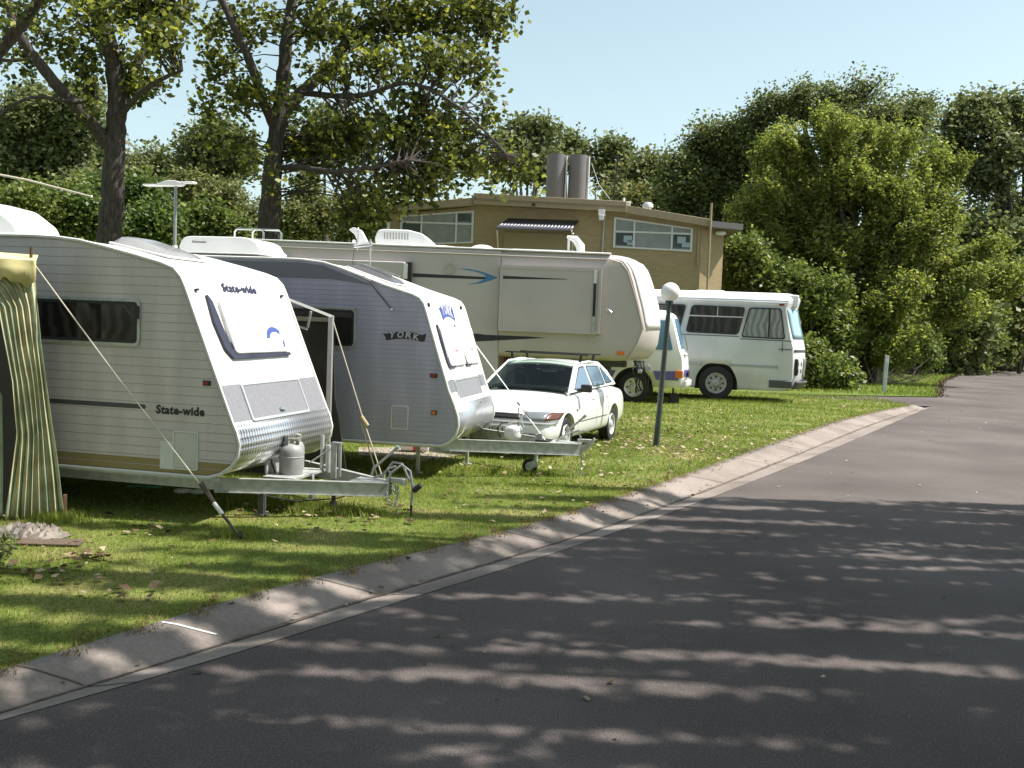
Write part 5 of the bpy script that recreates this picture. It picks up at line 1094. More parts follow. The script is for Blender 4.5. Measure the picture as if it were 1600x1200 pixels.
# ================================================================== THE WHITE CAR
carp = mat('white_car_paint', (.80, .80, .79), .22, noise=.03, nscale=3, coat=.6)
cg = glassmat('car_glass', (.60, .74, .62), -.02); cgs = mat('car_side_glass_blue', (.10, .16, .24), .05, coat=.5)
car = thing('parked_car', 'white four-door saloon with black roof bars parked facing the drawbar of the second caravan', 'car', (.09, 15.62, 0), math.atan2(-.934, -.357))
ST = [(.86, .50, .32, .46, .48), (.83, .66, .27, .50, .52), (.74, .76, .24, .60, .64), (.60, .80, .23, .66, .72), (.30, .82, .22, .73, .80), (-.05, .83, .22, .80, .87), (-.38, .83, .22, .86, .93), (-.9, .835, .22, .885, .93), (-1.6, .838, .22, .90, .94), (-2.3, .835, .22, .92, .96), (-2.72, .83, .23, .91, .955), (-2.98, .82, .25, .875, .905), (-3.2, .80, .27, .86, .89), (-3.39, .77, .30, .81, .845), (-3.46, .70, .33, .74, .78), (-3.49, .5, .42, .60, .62)]
def sec(x, w, zb, zs, zt):
    h_ = [(0, zb), (w * .86, zb), (w * .965, zb + .05), (w * .995, zb + (zs - zb) * .33), (w, zb + (zs - zb) * .58), (w * .975, zb + (zs - zb) * .85), (w * .93, zs), (w * .80, zs + (zt - zs) * .6), (w * .5, zt), (0, zt + .012)]
    return [(x, y, z) for y, z in h_] + [(x, -y, z) for y, z in h_[::-1][1:-1]]
rings = [sec(*s) for s in ST]; n = len(rings[0]); vs = [v for r in rings for v in r]
fs = [(i * n + k, i * n + (k + 1) % n, (i + 1) * n + (k + 1) % n, (i + 1) * n + k) for i in range(len(rings) - 1) for k in range(n)] + [tuple(range(n)), tuple(range((len(rings) - 1) * n, len(rings) * n))[::-1]]
body = MB().add(vs, fs).build('body', carp, car, smooth=75); ss = body.modifiers.new('s', 'SUBSURF'); ss.levels = 2; ss.render_levels = 2
bpy.context.view_layer.update(); me = D.meshes.new_from_object(body.evaluated_get(bpy.context.evaluated_depsgraph_get())); body.modifiers.clear(); body.data = me; me.name = 'body'
ct = []
for x in (0, -2.52):
    c = MB().cyl((x, -1.2, .30), (x, 1.2, .30), .345, n=40).build('cutter', carp); c.matrix_world = car.matrix_basis.copy(); ct.append(c)
cut(body, ct); body.data.set_sharp_from_angle(angle=R(50))
[MB().box((x, 0, .45), (.78, 1.1, .58)).build('wheel_well', blackp, car) for x in (0, -2.52)]
from mathutils.bvhtree import BVHTree
bv = BVHTree.FromPolygons([v.co for v in body.data.vertices], [tuple(p.vertices) for p in body.data.polygons])
def front_x(y, z):
    h_ = bv.ray_cast(Vector((2, y, z)), Vector((-1, 0, 0)))[0]; return h_.x if h_ else .7
def side_y(x, z, s):
    h_ = bv.ray_cast(Vector((x, 2 * s, z)), Vector((0, -s, 0)))[0]; return h_.y if h_ else s * .82
def drape(name, q, m, off, k=10):
    """a thin lens or trim laid on the car's own front surface"""
    vs = []
    for i in range(k + 1):
        for j in range(5):
            u, v = i / k, j / 4; a = Vector(q[0]).lerp(Vector(q[1]), u); b_ = Vector(q[3]).lerp(Vector(q[2]), u); p = a.lerp(b_, v); vs.append((front_x(p.x, p.y) + off, p.x, p.y))
    o = MB().add(vs, [(i * 5 + j, i * 5 + j + 1, i * 5 + j + 6, i * 5 + j + 5) for i in range(k) for j in range(4)]).build(name, m, car, fix=False, smooth=60)
    t_ = o.modifiers.new('t', 'SOLIDIFY'); t_.thickness = off + .02; t_.offset = -1 if q[0][0] < q[1][0] else 1
    return o
# greenhouse: roof, pillars and panes
TR = dict(A=((-.36, .70, .915), (-1.02, .56, 1.325)), C=((-2.92, .66, .985), (-2.28, .55, 1.315)))
def roofpt(x, y):
    u = (x + 1.65) / .68; return 1.365 - .045 * min(1.2, abs(u)) ** 2.2 - .045 * (abs(y) / .56) ** 2.4
vs = []; NX, NY = 12, 12
for i in range(NX + 1):
    x = -1.0 - 1.30 * i / NX
    for j in range(NY + 1): y = (-.575 + 1.15 * j / NY) * (1 - .03 * abs(x + 1.65)); vs.append((x, y, roofpt(x, y) + .012))
rf = MB().add(vs, [(i * (NY + 1) + j, i * (NY + 1) + j + 1, (i + 1) * (NY + 1) + j + 1, (i + 1) * (NY + 1) + j) for i in range(NX) for j in range(NY)]).build('roof', carp, car, smooth=60, fix=False); sm = rf.modifiers.new('t', 'SOLIDIFY'); sm.thickness = .03; sm.offset = -1
def quadpane(name, a, b, c, d, m, bulge=.0, nrm=None, t=.004):
    a, b, c, d = map(Vector, (a, b, c, d)); N = (b - a).cross(d - a).normalized(); vs = []; k = 8
    for i in range(k + 1):
        for j in range(k + 1):
            u, v = i / k, j / k; p = a.lerp(b, u).lerp(d.lerp(c, u), v); vs.append(p + N * bulge * (1 - (2 * u - 1) ** 2))
    o = MB().add(vs, [(i * (k + 1) + j, i * (k + 1) + j + 1, (i + 1) * (k + 1) + j + 1, (i + 1) * (k + 1) + j) for i in range(k) for j in range(k)]).build(name, m, car, smooth=60, fix=False); return o
ws = quadpane('windscreen', (-.33, .70, .925), (-.33, -.70, .925), (-1.00, -.545, 1.335), (-1.00, .545, 1.335), cg, -.06)
quadpane('rear_window', (-2.90, .62, 1.0), (-2.90, -.62, 1.0), (-2.30, -.52, 1.325), (-2.30, .52, 1.325), mat('rear_glass', (.03, .04, .045), .05), .05)
for s in (-1, 1):
    def sy(x, z): t = (z - .92) / .42; return s * (.745 - .16 * t)
    def P3(x, z, o=0): return Vector((x, sy(x, z) + s * o, z))
    # side panel of the cabin with openings drawn as frames
    o = MB(); outer = [(-.38, .92), (-1.04, 1.325), (-1.65, 1.352), (-2.30, 1.318), (-2.90, .955)]
    vs = [P3(x, z) for x, z in outer]; o.add(vs + [v - Vector((0, s * .03, 0)) for v in vs], [tuple(range(5)), tuple(range(5, 10))[::-1]] + [(k, (k + 1) % 5, 5 + (k + 1) % 5, 5 + k) for k in range(5)])
    o.build('cabin_side', carp, car, smooth=0, bevel=.006)
    for nm, pts in (('front_side_window', [(-.50, .955), (-1.42, .955), (-1.36, 1.30), (-1.08, 1.29)]), ('rear_side_window', [(-1.52, .96), (-2.24, .975), (-2.16, 1.285), (-1.46, 1.305)]), ('quarter_window', [(-2.29, .98), (-2.70, .995), (-2.30, 1.25), (-2.22, 1.27)])):
        mb = MB(); q = rpoly(pts, .05, 4); i_ = rpoly(inset(pts, .018), .045, 4)
        fr = MB().add([P3(x, z, .006) for x, z in q] + [P3(x, z, -.003) for x, z in q], [tuple(range(len(q)))] + [(k, (k + 1) % len(q), len(q) + (k + 1) % len(q), len(q) + k) for k in range(len(q))]).build(nm, blackp, car, smooth=0)
        MB().add([P3(x, z, .009) for x, z in i_] + [P3(x, z, -.002) for x, z in i_], [tuple(range(len(i_)))] + [(k, (k + 1) % len(i_), len(i_) + (k + 1) % len(i_), len(i_) + k) for k in range(len(i_))]).build('pane', cgs, fr, smooth=0)
    MB().tube([(-.30, s * .715, .915), (-.66, s * .64, 1.135), (-1.02, s * .56, 1.335)], [.024, .021, .02], 8).build('windscreen_pillar', carp, car)
    MB().tube([(-1.02, s * .56, 1.335), (-1.65, s * .59, 1.358), (-2.30, s * .555, 1.322), (-2.62, s * .62, 1.17), (-2.90, s * .69, .955)], [.024, .024, .026, .03, .03], 8).build('roof_rail', carp, car)
    # mirror, doors, handles, trims
    mr = MB().box((-.60, s * .90, .985), (.09, .17, .12)).box((-.58, s * .80, .95), (.07, .10, .04)).build('door_mirror', blackp, car, bevel=.02)
    sp_ = lambda x, z: (x, side_y(x, z, s), z)
    for x in (-.50, -1.46): MB().tube([sp_(x, z) for z in (.30, .4, .5, .6, .7, .8, .88)], .004, 4).build('door_gap', darkgrey, car)
    MB().tube([sp_(*q_) for q_ in ((-2.16, .55), (-2.13, .62), (-2.12, .7), (-2.16, .8), (-2.22, .88))], .004, 4).build('door_gap', darkgrey, car)
    for x in (-1.30, -2.06): MB().box((x, side_y(x, .79, s), .79), (.13, .03, .03)).build('door_handle', offwhite, car, bevel=.008)
    MB().tube([sp_(-.38 - .1 * k, .48) for k in range(18)], .007, 6).build('side_moulding', darkgrey, car)
    MB().box((-.42, side_y(-.42, .66, s), .66), (.05, .02, .03)).build('side_repeater', blackp, car, bevel=.005)
    hl = drape('headlight', [(s * .40, .575), (s * .70, .565), (s * .73, .665), (s * .40, .665)], lens, .012)
    for q in (.47, .60): MB().lathe([(.001, 0), (.035, .004), (.045, .012)], (front_x(s * q, .62) - .005, s * q, .62), X3, 14).build('reflector', chrome, hl)
    drape('indicator', [(s * .70, .565), (s * .80, .575), (s * .80, .66), (s * .73, .665)], mat('dark_amber_lens', (.11, .028, .012), .3), .012)
    drape('fog_lamp_recess', [(s * .42, .315), (s * .64, .315), (s * .64, .385), (s * .42, .385)], blackp, .008)
    MB().lathe([(.001, .02), (.035, .015), (.045, .0), (.045, -.03)], (front_x(s * .53, .35) + .004, s * .53, .35), X3, 14).build('fog_lamp', lens, car)
    for x in (0, -2.52):
        w_ = wheel(car, (x, s * .715, .285), .285, .175, .185, mat('silver_wheel_cover', (.60, .60, .60), .35, .35), s, 9, .34)
drape('grille', [(-.36, .575), (.36, .575), (.36, .64), (-.36, .64)], blackp, .008); drape('grille_bar', [(-.37, .632), (.37, .632), (.37, .65), (-.37, .65)], carp, .014)
drape('bumper_strip', [(-.80, .515), (.80, .515), (.80, .535), (-.80, .535)], mat('bumper_strip_grey', (.35, .35, .34), .5), .006, 40)  # narrow plain grey strip across the bumper
drape('air_intake', [(-.34, .29), (.34, .29), (.34, .37), (-.34, .37)], blackp, .006)
pl = MB().box((.905, .06, .43), (.012, .42, .11), X3, Y3).build('number_plate', mat('plate_white', (.62, .63, .60), .5), car, bevel=.003)
text('1JFU1'[1:], (.912, -.10, .39), Y3, Z3, .09, mat('plate_green', (.03, .09, .06), .5), pl, width=.30)
# roof bars
for x in (-1.25, -1.95):
    rb = MB().box((x, 0, 1.475), (.035, 1.42, .022)).build('roof_bar', blackp, car, bevel=.004)
    for s in (-1, 1): MB().box((x, s * .585, 1.42), (.05, .035, .12), X3, Vector((0, 1, -.2 * s)).normalized()).build('foot', blackp, rb, bevel=.005)
# seats and steering wheel seen through the screen
seatm = mat('seat_cloth', (.05, .055, .06), .9)
for y in (-.36, .36): MB().box((-1.45, y, .98), (.12, .46, .45), Vector((1, 0, -.2)).normalized(), Y3).box((-1.50, y, 1.24), (.08, .22, .13)).build('front_seat', seatm, car, bevel=.03)
MB().box((-2.30, 0, 1.02), (.12, 1.1, .24)).build('rear_seat', seatm, car, bevel=.03)
MB().tube([(-.92 + .07 * math.sin(a), -.36 + .18 * math.cos(a), 1.03 + .16 * math.sin(a)) for a in [2 * math.pi * k / 16 for k in range(17)]], .014, 6).build('steering_wheel', blackp, car)
MB().box((-.62, 0, .955), (.42, 1.20, .05)).build('dashboard', mat('dash_grey', (.09, .09, .10), .7), car, bevel=.02)
MB().box((-1.07, 0, 1.26), (.03, .24, .06)).build('inner_mirror', blackp, car, bevel=.008)
MB().tube([(-.34, .60, .94), (-.40, .1, .955)], .007, 5).tube([(-.34, -.02, .945), (-.40, -.52, .95)], .007, 5).build('wiper', blackp, car)

# ================================================================== BRICK BUILDING
def brickm(name, c1, c2, mort):
    m = mat(name, c1, .9, spec=.2); t = m.node_tree; b = t.nodes['Principled BSDF']; tc = t.nodes.new('ShaderNodeTexCoord')
    sp = t.nodes.new('ShaderNodeSeparateXYZ'); cb = t.nodes.new('ShaderNodeCombineXYZ'); ad = t.nodes.new('ShaderNodeMath')
    t.links.new(tc.outputs['Object'], sp.inputs[0]); t.links.new(sp.outputs[0], ad.inputs[0]); t.links.new(sp.outputs[1], ad.inputs[1]); t.links.new(ad.outputs[0], cb.inputs[0]); t.links.new(sp.outputs[2], cb.inputs[1])
    br = t.nodes.new('ShaderNodeTexBrick'); br.inputs['Scale'].default_value = 1; br.inputs['Brick Width'].default_value = .24; br.inputs['Row Height'].default_value = .086; br.inputs['Mortar Size'].default_value = .007
    br.inputs['Color1'].default_value = (*c1, 1); br.inputs['Color2'].default_value = (*c2, 1); br.inputs['Mortar'].default_value = (*mort, 1); t.links.new(cb.outputs[0], br.inputs[0]); t.links.new(br.outputs[0], b.inputs['Base Color'])
    return m
brick = brickm('tan_brick', (.37, .285, .16), (.32, .24, .13), (.27, .22, .14)); fascm = mat('tan_fascia', (.32, .25, .15), .6, noise=.1); soff = mat('soffit', (.22, .18, .12), .8)
bl = thing('brick_building', 'tan brick building with a raised roof centre, slanting windows and twin grey flues', 'building', (0, 37.9, 0), -R(2.5))
# footprint: front wall, splayed return catching the sun on the right
ft = [(-4.66, 0), (6.62, 0), (7.50, .7), (7.50, 9), (-4.66, 9)]
tops = [5.75, 5.62, 5.40, 5.40, 5.75]
vs = [(x, y, -.3) for x, y in ft]; topz = lambda x: 5.95 if -1.5 < x < 3.8 else 5.75
front = [(-4.66, 5.72), (-1.55, 6.10), (-1.55, 6.2), (3.78, 6.05), (3.80, 6.02), (6.62, 5.68)]
mb = MB()
fv = [(x, 0, z) for x, z in front]; mb.add([(-4.66, 0, -.3), (6.62, 0, -.3)] + fv[::-1], [(0, 1, 2, 3, 4, 5, 6, 7)])
mb.add([(6.62, 0, -.3), (7.50, .7, -.3), (7.50, .7, 5.55), (6.62, 0, 5.68)], [(0, 1, 2, 3)])
mb.add([(7.50, .7, -.3), (7.50, 9, -.3), (7.50, 9, 5.5), (7.50, .7, 5.55)], [(0, 1, 2, 3)])
mb.add([(7.50, 9, -.3), (-4.66, 9, -.3), (-4.66, 9, 5.7), (7.50, 9, 5.5)], [(0, 1, 2, 3)])
mb.add([(-4.66, 9, -.3), (-4.66, 0, -.3), (-4.66, 0, 5.72), (-4.66, 9, 5.7)], [(0, 1, 2, 3)])
mb.build('wall', brick, bl, smooth=0, fix=False)
# slanting roofs, with fascia boards standing out from the wall
def slab(pts, y0, y1, name, m): return MB().prism(pts, y0, y1).build(name, m, bl, bevel=.012)
rl = slab([(-4.80, 5.78), (-1.50, 6.12), (-1.50, 6.40), (-4.80, 6.02)], -.35, 9.2, 'left_roof', fascm)
rr_ = slab([(3.80, 6.02), (6.85, 5.64), (6.85, 5.90), (3.80, 6.30)], -.35, 9.2, 'right_roof', fascm)
ct_ = slab([(-1.62, 6.14), (3.86, 6.04), (3.86, 6.42), (-1.62, 6.54)], -.45, 9.2, 'centre_roof', fascm)
MB().box((1.12, -.47, 6.28), (5.40, .05, .05), Vector((1, 0, -.02)).normalized(), Y3).build('gutter_line', soff, ct_)
ev = MB().plate((0, 0, 5.60), X3, Y3, [(6.80, -.35), (8.08, .4), (8.08, 9.2), (6.80, 9.2)], .20).build('right_eave', soff, bl, bevel=.01)
MB().plate((0, 0, 5.62), X3, Y3, [(6.86, -.40), (8.15, .36), (8.15, .46), (6.86, -.28)], .22).build('gutter', mat('grey_gutter', (.09, .09, .085), .5), ev)
# windows
wht = mat('window_frame_white', (.62, .61, .57), .6); gl_ = mat('building_glass', (.10, .12, .12), .08, noise=.4, nscale=.8); blind = mat('pale_blind', (.26, .27, .26), .6, noise=.15, nscale=3)
def slant_window(pts, mull, transom, darkp, name='window'):
    fr = MB().ring((0, 0, 0), X3, Z3, pts, inset(pts, .07), .05).build(name, wht, bl, smooth=0); inn = inset(pts, .06)
    MB().plate((0, 0, 0), X3, Z3, inn, .012).build('pane', blind, fr, smooth=0)
    for x0, z0, x1, z1 in darkp: MB().box(((x0 + x1) / 2, -.016, (z0 + z1) / 2), (x1 - x0, .010, z1 - z0)).build('dark_pane', gl_, fr)
    mb = MB()
    for x in mull:
        zt = np.interp(x, sorted([pts[2][0], pts[3][0]]), [z for _, z in sorted([pts[2], pts[3]])]); zb = np.interp(x, sorted([pts[0][0], pts[1][0]]), [z for _, z in sorted([pts[0], pts[1]])])
        mb.box((x, -.03, (zt + zb) / 2), (.06, .045, zt - zb - .06))
    mb.box(((pts[0][0] + pts[1][0]) / 2, -.03, transom), (pts[1][0] - pts[0][0] - .08, .040, .06)); mb.build('glazing_bar', wht, fr); return fr
slant_window([(-4.30, 4.60), (-1.62, 4.78), (-1.62, 5.96), (-4.30, 5.68)], (-3.52, -2.25), 5.46, [(-4.2, 4.75, -3.56, 5.4), (-2.2, 5.55, -1.72, 5.82)])
slant_window([(3.46, 4.80), (6.30, 4.74), (6.30, 5.58), (3.46, 5.90)], (4.20, 5.56), 5.38, [(3.56, 4.9, 4.16, 5.33), (5.62, 4.86, 6.2, 5.33)])
for x0, z0 in ((3.82, 5.02), (3.95, 4.9), (5.75, 5.05), (5.92, 4.88)): MB().box((x0 + .16, -.034, z0 + .1), (.30, .008, .24 if z0 > 5 else .17)).build('pale_blue_sheet', mat('grey_blue_sheet', (.32, .40, .44), .4), bl)  # small pale blue sheets set on the window panes
for k in range(26): pass
# corrugated door hood
hm = mat('dark_corrugated', (.07, .07, .085), .4, .3); vs = []; N_ = 132
for j in range(2):
    for i in range(N_ + 1):
        t = i / N_; x = (-.35 + 2.55 * t, -.80 + 2.72 * t)[j]; z = (5.72, 5.26)[j] + .018 * math.sin(t * 2 * math.pi * 22); y = (-.02, -1.0)[j]; vs.append((x, y, z))
hd = MB().add(vs, [(i, i + 1, N_ + 2 + i, N_ + 1 + i) for i in range(N_)]).build('door_hood', hm, bl, fix=False, smooth=60); solid(hd, .01)
MB().plate((0, 0, 0), Y3, Z3, [(0, 5.70), (-.98, 5.24), (-.98, 5.18), (0, 5.18)], .03).build('hood_cheek', mat('hood_cheek_white', (.6, .58, .52), .6), hd).location = (1.93, 0, 0)
MB().tube([(2.0, -.9, 5.18), (2.0, -.03, 4.6)], .03, 6).tube([(-.7, -.9, 5.18), (-.7, -.03, 4.6)], .03, 6).build('bracket', offwhite, hd)
MB().box((.6, -.02, 4.6), (2.2, .05, 1.25)).build('door', mat('tan_door', (.32, .26, .15), .6), bl)
# flues on the roof
fl = wavemat('flue_grey', (.15, .14, .14), (.18, .17, .17), 20, 'X', .5, .2, .4, .6)
for x in (1.27, 2.12):
    f = MB().add(*(lambda N, ps: ([Vector((x + r_ * math.cos(2 * math.pi * k / N), 2.35 + r_ * math.sin(2 * math.pi * k / N), z_)) for z_ in ps for k in range(N) for r_ in [.355 + (.010 if k % 2 else 0)]], [(j * N + k, j * N + (k + 1) % N, (j + 1) * N + (k + 1) % N, (j + 1) * N + k) for j in range(len(ps) - 1) for k in range(N)]))(56, [6.45, 7.1, 7.8, 8.42])).build('flue', fl, bl, smooth=50); MB().cyl((x, 2.35, 8.36), (x, 2.35, 8.38), .34, n=28).build('cap', darkgrey, f)
    MB().cyl((x + .40, 2.2, 6.5), (x + .40, 2.2, 8.38), .035, n=8).build('downpipe', offwhite, f)
MB().cyl((3.42, 1.0, 6.3), (3.56, 1.0, 8.25), .03).build('roof_mast', blackp, bl); MB().tube([(3.4, 1.0, 6.55), (2.9, 1.2, 7.2), (2.6, 1.4, 8.0)], .012, 5).build('mast_cable', galv, bl)
v_ = MB().cyl((4.75, 1.2, 6.1), (4.75, 1.2, 6.42), .14, n=16).lathe([(.001, .22), (.12, .2), (.2, .12), (.21, .02), (.14, 0)], (4.75, 1.2, 6.40), Z3, 18).build('roof_cowl', alu, bl, smooth=50)
MB().box((3.86, .2, 6.38), (.34, .3, .18)).cyl((3.8, .3, 6.4), (3.8, .3, 6.62), .04).build('roof_box', offwhite, bl, bevel=.02)
fdl = MB().box((2.98, -.50, 5.98), (.24, .16, .2)).box((2.98, -.56, 5.80), (.18, .12, .18)).build('flood_light', offwhite, bl, bevel=.01); MB().tube([(3.12, -.46, 5.9), (3.10, -.05, 5.7), (3.06, -.05, 3.5)], .03, 6).build('conduit', galv, bl); MB().box((.55, -.49, 6.18), (.12, .03, .09)).build('small_vent', blackp, bl)
MB().box((6.52, -.04, 4.95), (.07, .06, 1.45)).build('downpipe', fascm, bl); MB().cyl((6.86, -.45, -.1), (6.86, -.45, 6.45), .04).build('pipe', mat('pipe_tan', (.32, .26, .14), .6), bl); MB().cyl((7.50, .85, -.1), (7.50, .85, 5.6), .05).build('downpipe', fascm, bl)
MB().sphere((7.35, .35, 5.48), .13, 8, sc=(1.6, 1, .7)).build('bulkhead_light', offwhite, bl); MB().box((-4.72, -.06, 4.9), (.1, .1, 1.3)).build('corner_post', offwhite, bl)

# ================================================================== STREET FURNITURE
b = gp(1025, 698); lp = thing('street_lamp', 'short dark green lamp post with a white globe at the lawn edge', 'lamp', (b.x, b.y, 0)); lp.rotation_euler = (0, R(2.6), 0)
dg = mat('dark_green_paint', (.045, .065, .055), .4, noise=.2, nscale=5)
MB().cyl((0, 0, -.1), (0, 0, 2.38), .052, .036, n=16).cyl((0, 0, 2.36), (0, 0, 2.42), .07, .06, n=16).build('post', dg, lp, smooth=40)
MB().sphere((0, 0, 2.55), .155, 14).build('globe', mat('opal_globe', (.80, .78, .76), .35), lp, smooth=80)
b = gp(1381, 614, -.08); wp = thing('marker_post', 'thin white square post on the far lawn by the side road', 'post', (b.x, b.y, -.1)); wp.rotation_euler = (0, R(1.4), 0)
MB().box((0, 0, .68), (.13, .10, 1.40)).build('post', mat('weathered_white', (.55, .56, .56), .7, noise=.15), wp, bevel=.01); MB().box((0, -.052, 1.2), (.09, .006, .12)).build('reflector', offwhite, wp)

# ================================================================== STRIPED AWNING at the left edge
def stripem():
    m = mat('striped_canvas', (.3, .4, .3), .8, spec=.2); t = m.node_tree; b = t.nodes['Principled BSDF']
    tc = t.nodes.new('ShaderNodeTexCoord'); uv = t.nodes.new('ShaderNodeUVMap'); sp = t.nodes.new('ShaderNodeSeparateXYZ'); t.links.new(uv.outputs[0], sp.inputs[0])
    ml = t.nodes.new('ShaderNodeMath'); ml.operation = 'MULTIPLY'; ml.inputs[1].default_value = 2.3; t.links.new(sp.outputs[0], ml.inputs[0])
    fr = t.nodes.new('ShaderNodeMath'); fr.operation = 'FRACT'; t.links.new(ml.outputs[0], fr.inputs[0])
    r = t.nodes.new('ShaderNodeValToRGB'); r.color_ramp.interpolation = 'CONSTANT'; e = r.color_ramp.elements
    gr, sg, ye, rd_, dk = (.34, .42, .31), (.52, .56, .43), (.78, .70, .38), (.52, .30, .17), (.08, .18, .12)
    cols = [(0, sg), (.22, ye), (.29, rd_), (.33, ye), (.40, gr), (.56, dk), (.64, sg), (.74, ye), (.80, rd_), (.84, ye), (.90, gr)]
    e[0].position = 0; e[0].color = (*cols[0][1], 1); e[1].position = cols[1][0]; e[1].color = (*cols[1][1], 1)
    for p, c in cols[2:]: x = e.new(p); x.color = (*c, 1)
    t.links.new(fr.outputs[0], r.inputs[0])
    n = t.nodes.new('ShaderNodeTexNoise'); n.inputs['Scale'].default_value = 5; n.inputs['Detail'].default_value = 6; t.links.new(tc.outputs['Object'], n.inputs[0])
    r2 = t.nodes.new('ShaderNodeValToRGB'); r2.color_ramp.elements[0].position = .35; r2.color_ramp.elements[0].color = (.6, .58, .5, 1); r2.color_ramp.elements[1].position = .6; r2.color_ramp.elements[1].color = (1, 1, 1, 1); t.links.new(n.outputs[0], r2.inputs[0])
    mx = t.nodes.new('ShaderNodeMix'); mx.data_type = 'RGBA'; mx.blend_type = 'MULTIPLY'; mx.inputs[0].default_value = .8; t.links.new(r.outputs[0], mx.inputs[6]); t.links.new(r2.outputs[0], mx.inputs[7]); t.links.new(mx.outputs[2], b.inputs['Base Color']); return m
stp = stripem()
aw = thing('awning', 'striped green and yellow canvas awning wall with a yellow scalloped top at the left edge', 'awning', (-4.2, 9.4, 0), R(20))
def curtain(name, x_top, x_bot, ztop, zbot, folds, amp, y0, uvw, turn=0):
    me = D.meshes.new(name); NU, NVV = 90, 40; vs = []; uv = []
    for j in range(NVV + 1):
        v = j / NVV; z = ztop + (zbot(0) - ztop) * v
        for i in range(NU + 1):
            u = i / NU; zz = ztop + (zbot(u) - ztop) * v; xl = np.interp(v, [p[0] for p in x_top], [p[1] for p in x_top]); xr = np.interp(v, [p[0] for p in x_bot], [p[1] for p in x_bot])
            ph = u * folds * 2 * math.pi + .9 * math.sin(v * 4 + u * 5) + .5 * math.sin(v * 9 + u * 11)
            x = xl + (xr - xl) * u + amp * .5 * math.cos(ph) * (.25 + .5 * v); y = y0 - amp * math.sin(ph) * (.3 + .7 * v) - .05 * v - .03 * math.sin(v * 14 + u * 6) * v + turn * u * u
            vs.append((x, y, zz)); uv.append((u * uvw, v))
    W_ = NU + 1; fs = [(j * W_ + i, j * W_ + i + 1, (j + 1) * W_ + i + 1, (j + 1) * W_ + i) for j in range(NVV) for i in range(NU)]
    me.from_pydata(vs, [], fs); l = me.uv_layers.new(name='UVMap')
    for lp_ in me.loops: l.data[lp_.index].uv = uv[lp_.vertex_index]
    me.polygons.foreach_set('use_smooth', [True] * len(me.polygons)); me.materials.append(stp); o = D.objects.new(name, me); COL.objects.link(o); o.parent = aw
    m = o.modifiers.new('t', 'SOLIDIFY'); m.thickness = .004; return o
curtain('curtain', [(0, -.9), (.08, -.55), (.15, -.43), (.3, -.37), (.45, -.31), (.66, -.27), (.81, -.31), (1, -.36)], [(0, -.14), (.3, -.08), (.56, .0), (1, .13)], 2.26, lambda u: .02 + .05 * u - .10 * math.sin(u * 2.6) * (1 - u), 7, .035, 0, 2.6)
curtain('curtain', [(0, -1.9), (1, -1.2)], [(0, -1.0), (.35, -.55), (.5, -.40), (1, -.385)], 2.2, lambda u: .02, 4, .03, .12, 1.3)
# valance with its wavy lower edge
vs = []; NU = 60
for j, zz in enumerate((2.37, 2.30, 0)):
    for i in range(NU + 1):
        u = i / NU; x = -1.9 + 1.78 * u; z = zz if zz else 2.165 + .028 * math.sin(u * 38) + .02 * math.sin(u * 90)
        vs.append((x, -.045 - .02 * math.sin(u * 30) * (j / 2), z - .03 * u))
for i in range(NU + 1): u = i / NU; vs.append((-1.9 + 1.78 * u, .16, 2.43 - .03 * u))
W_ = NU + 1; fs = [(j * W_ + i, j * W_ + i + 1, (j + 1) * W_ + i + 1, (j + 1) * W_ + i) for j in range(2) for i in range(NU)] + [(i, 3 * W_ + i, 3 * W_ + i + 1, i + 1) for i in range(NU)]
o = MB().add(vs, fs).build('valance', mat('yellow_canvas', (.85, .74, .36), .8, noise=.3, nscale=4), aw, fix=False, smooth=60); solid(o, .004)
MB().plate((0, .22, 0), X3, Z3, [(-3.2, 0), (-.12, 0), (-.20, 2.25), (-3.2, 2.25)], .01, N=NV).build('dark_interior', mat('interior_shade', (.014, .016, .010), .9), aw)  # near-black sheet: the shade inside the awning put in as colour
MB().cyl((-.17, .05, 0), (-.17, .05, 2.46), .014).cyl((-.17, .05, 2.2), (-.17, .05, 2.47), .006).build('pole', mat('rusty_steel', (.10, .055, .035), .8), aw); MB().box((.14, .03, .03), (.03, .03, .36)).build('short_post', mat('brown_post', (.16, .09, .05), .9), aw)
for s in range(12): pass
rt = aw.matrix_basis.inverted() @ Vector((-4.36, 9.4, 2.32)); pg = aw.matrix_basis.inverted() @ Vector((*gp(380, 843).xy, -.02)); m1 = rt.lerp(pg, .80)
MB().tube([rt, rt.lerp(pg, .4) - Vector((0, 0, .02)), m1], .006, 6).build('guy_rope', mat('cream_rope', (.55, .50, .40), .8), aw)
m2 = rt.lerp(pg, .84); MB().tube([m1, pg], .013, 6).tube([m1 + Vector((.02, 0, .02)), rt.lerp(pg, .9)], .009, 6).cyl(pg + Vector((-.03, 0, .10)), pg + Vector((.02, 0, -.02)), .012).build('tension_spring', mat('rusty_dark_steel', (.07, .05, .04), .6), aw)
c = rt.lerp(pg, .885); MB().box(c, (.03, .03, .12), (pg - rt).normalized().orthogonal(), (pg - rt).normalized().cross((pg - rt).normalized().orthogonal())).build('white_tag', white, aw, bevel=.008)
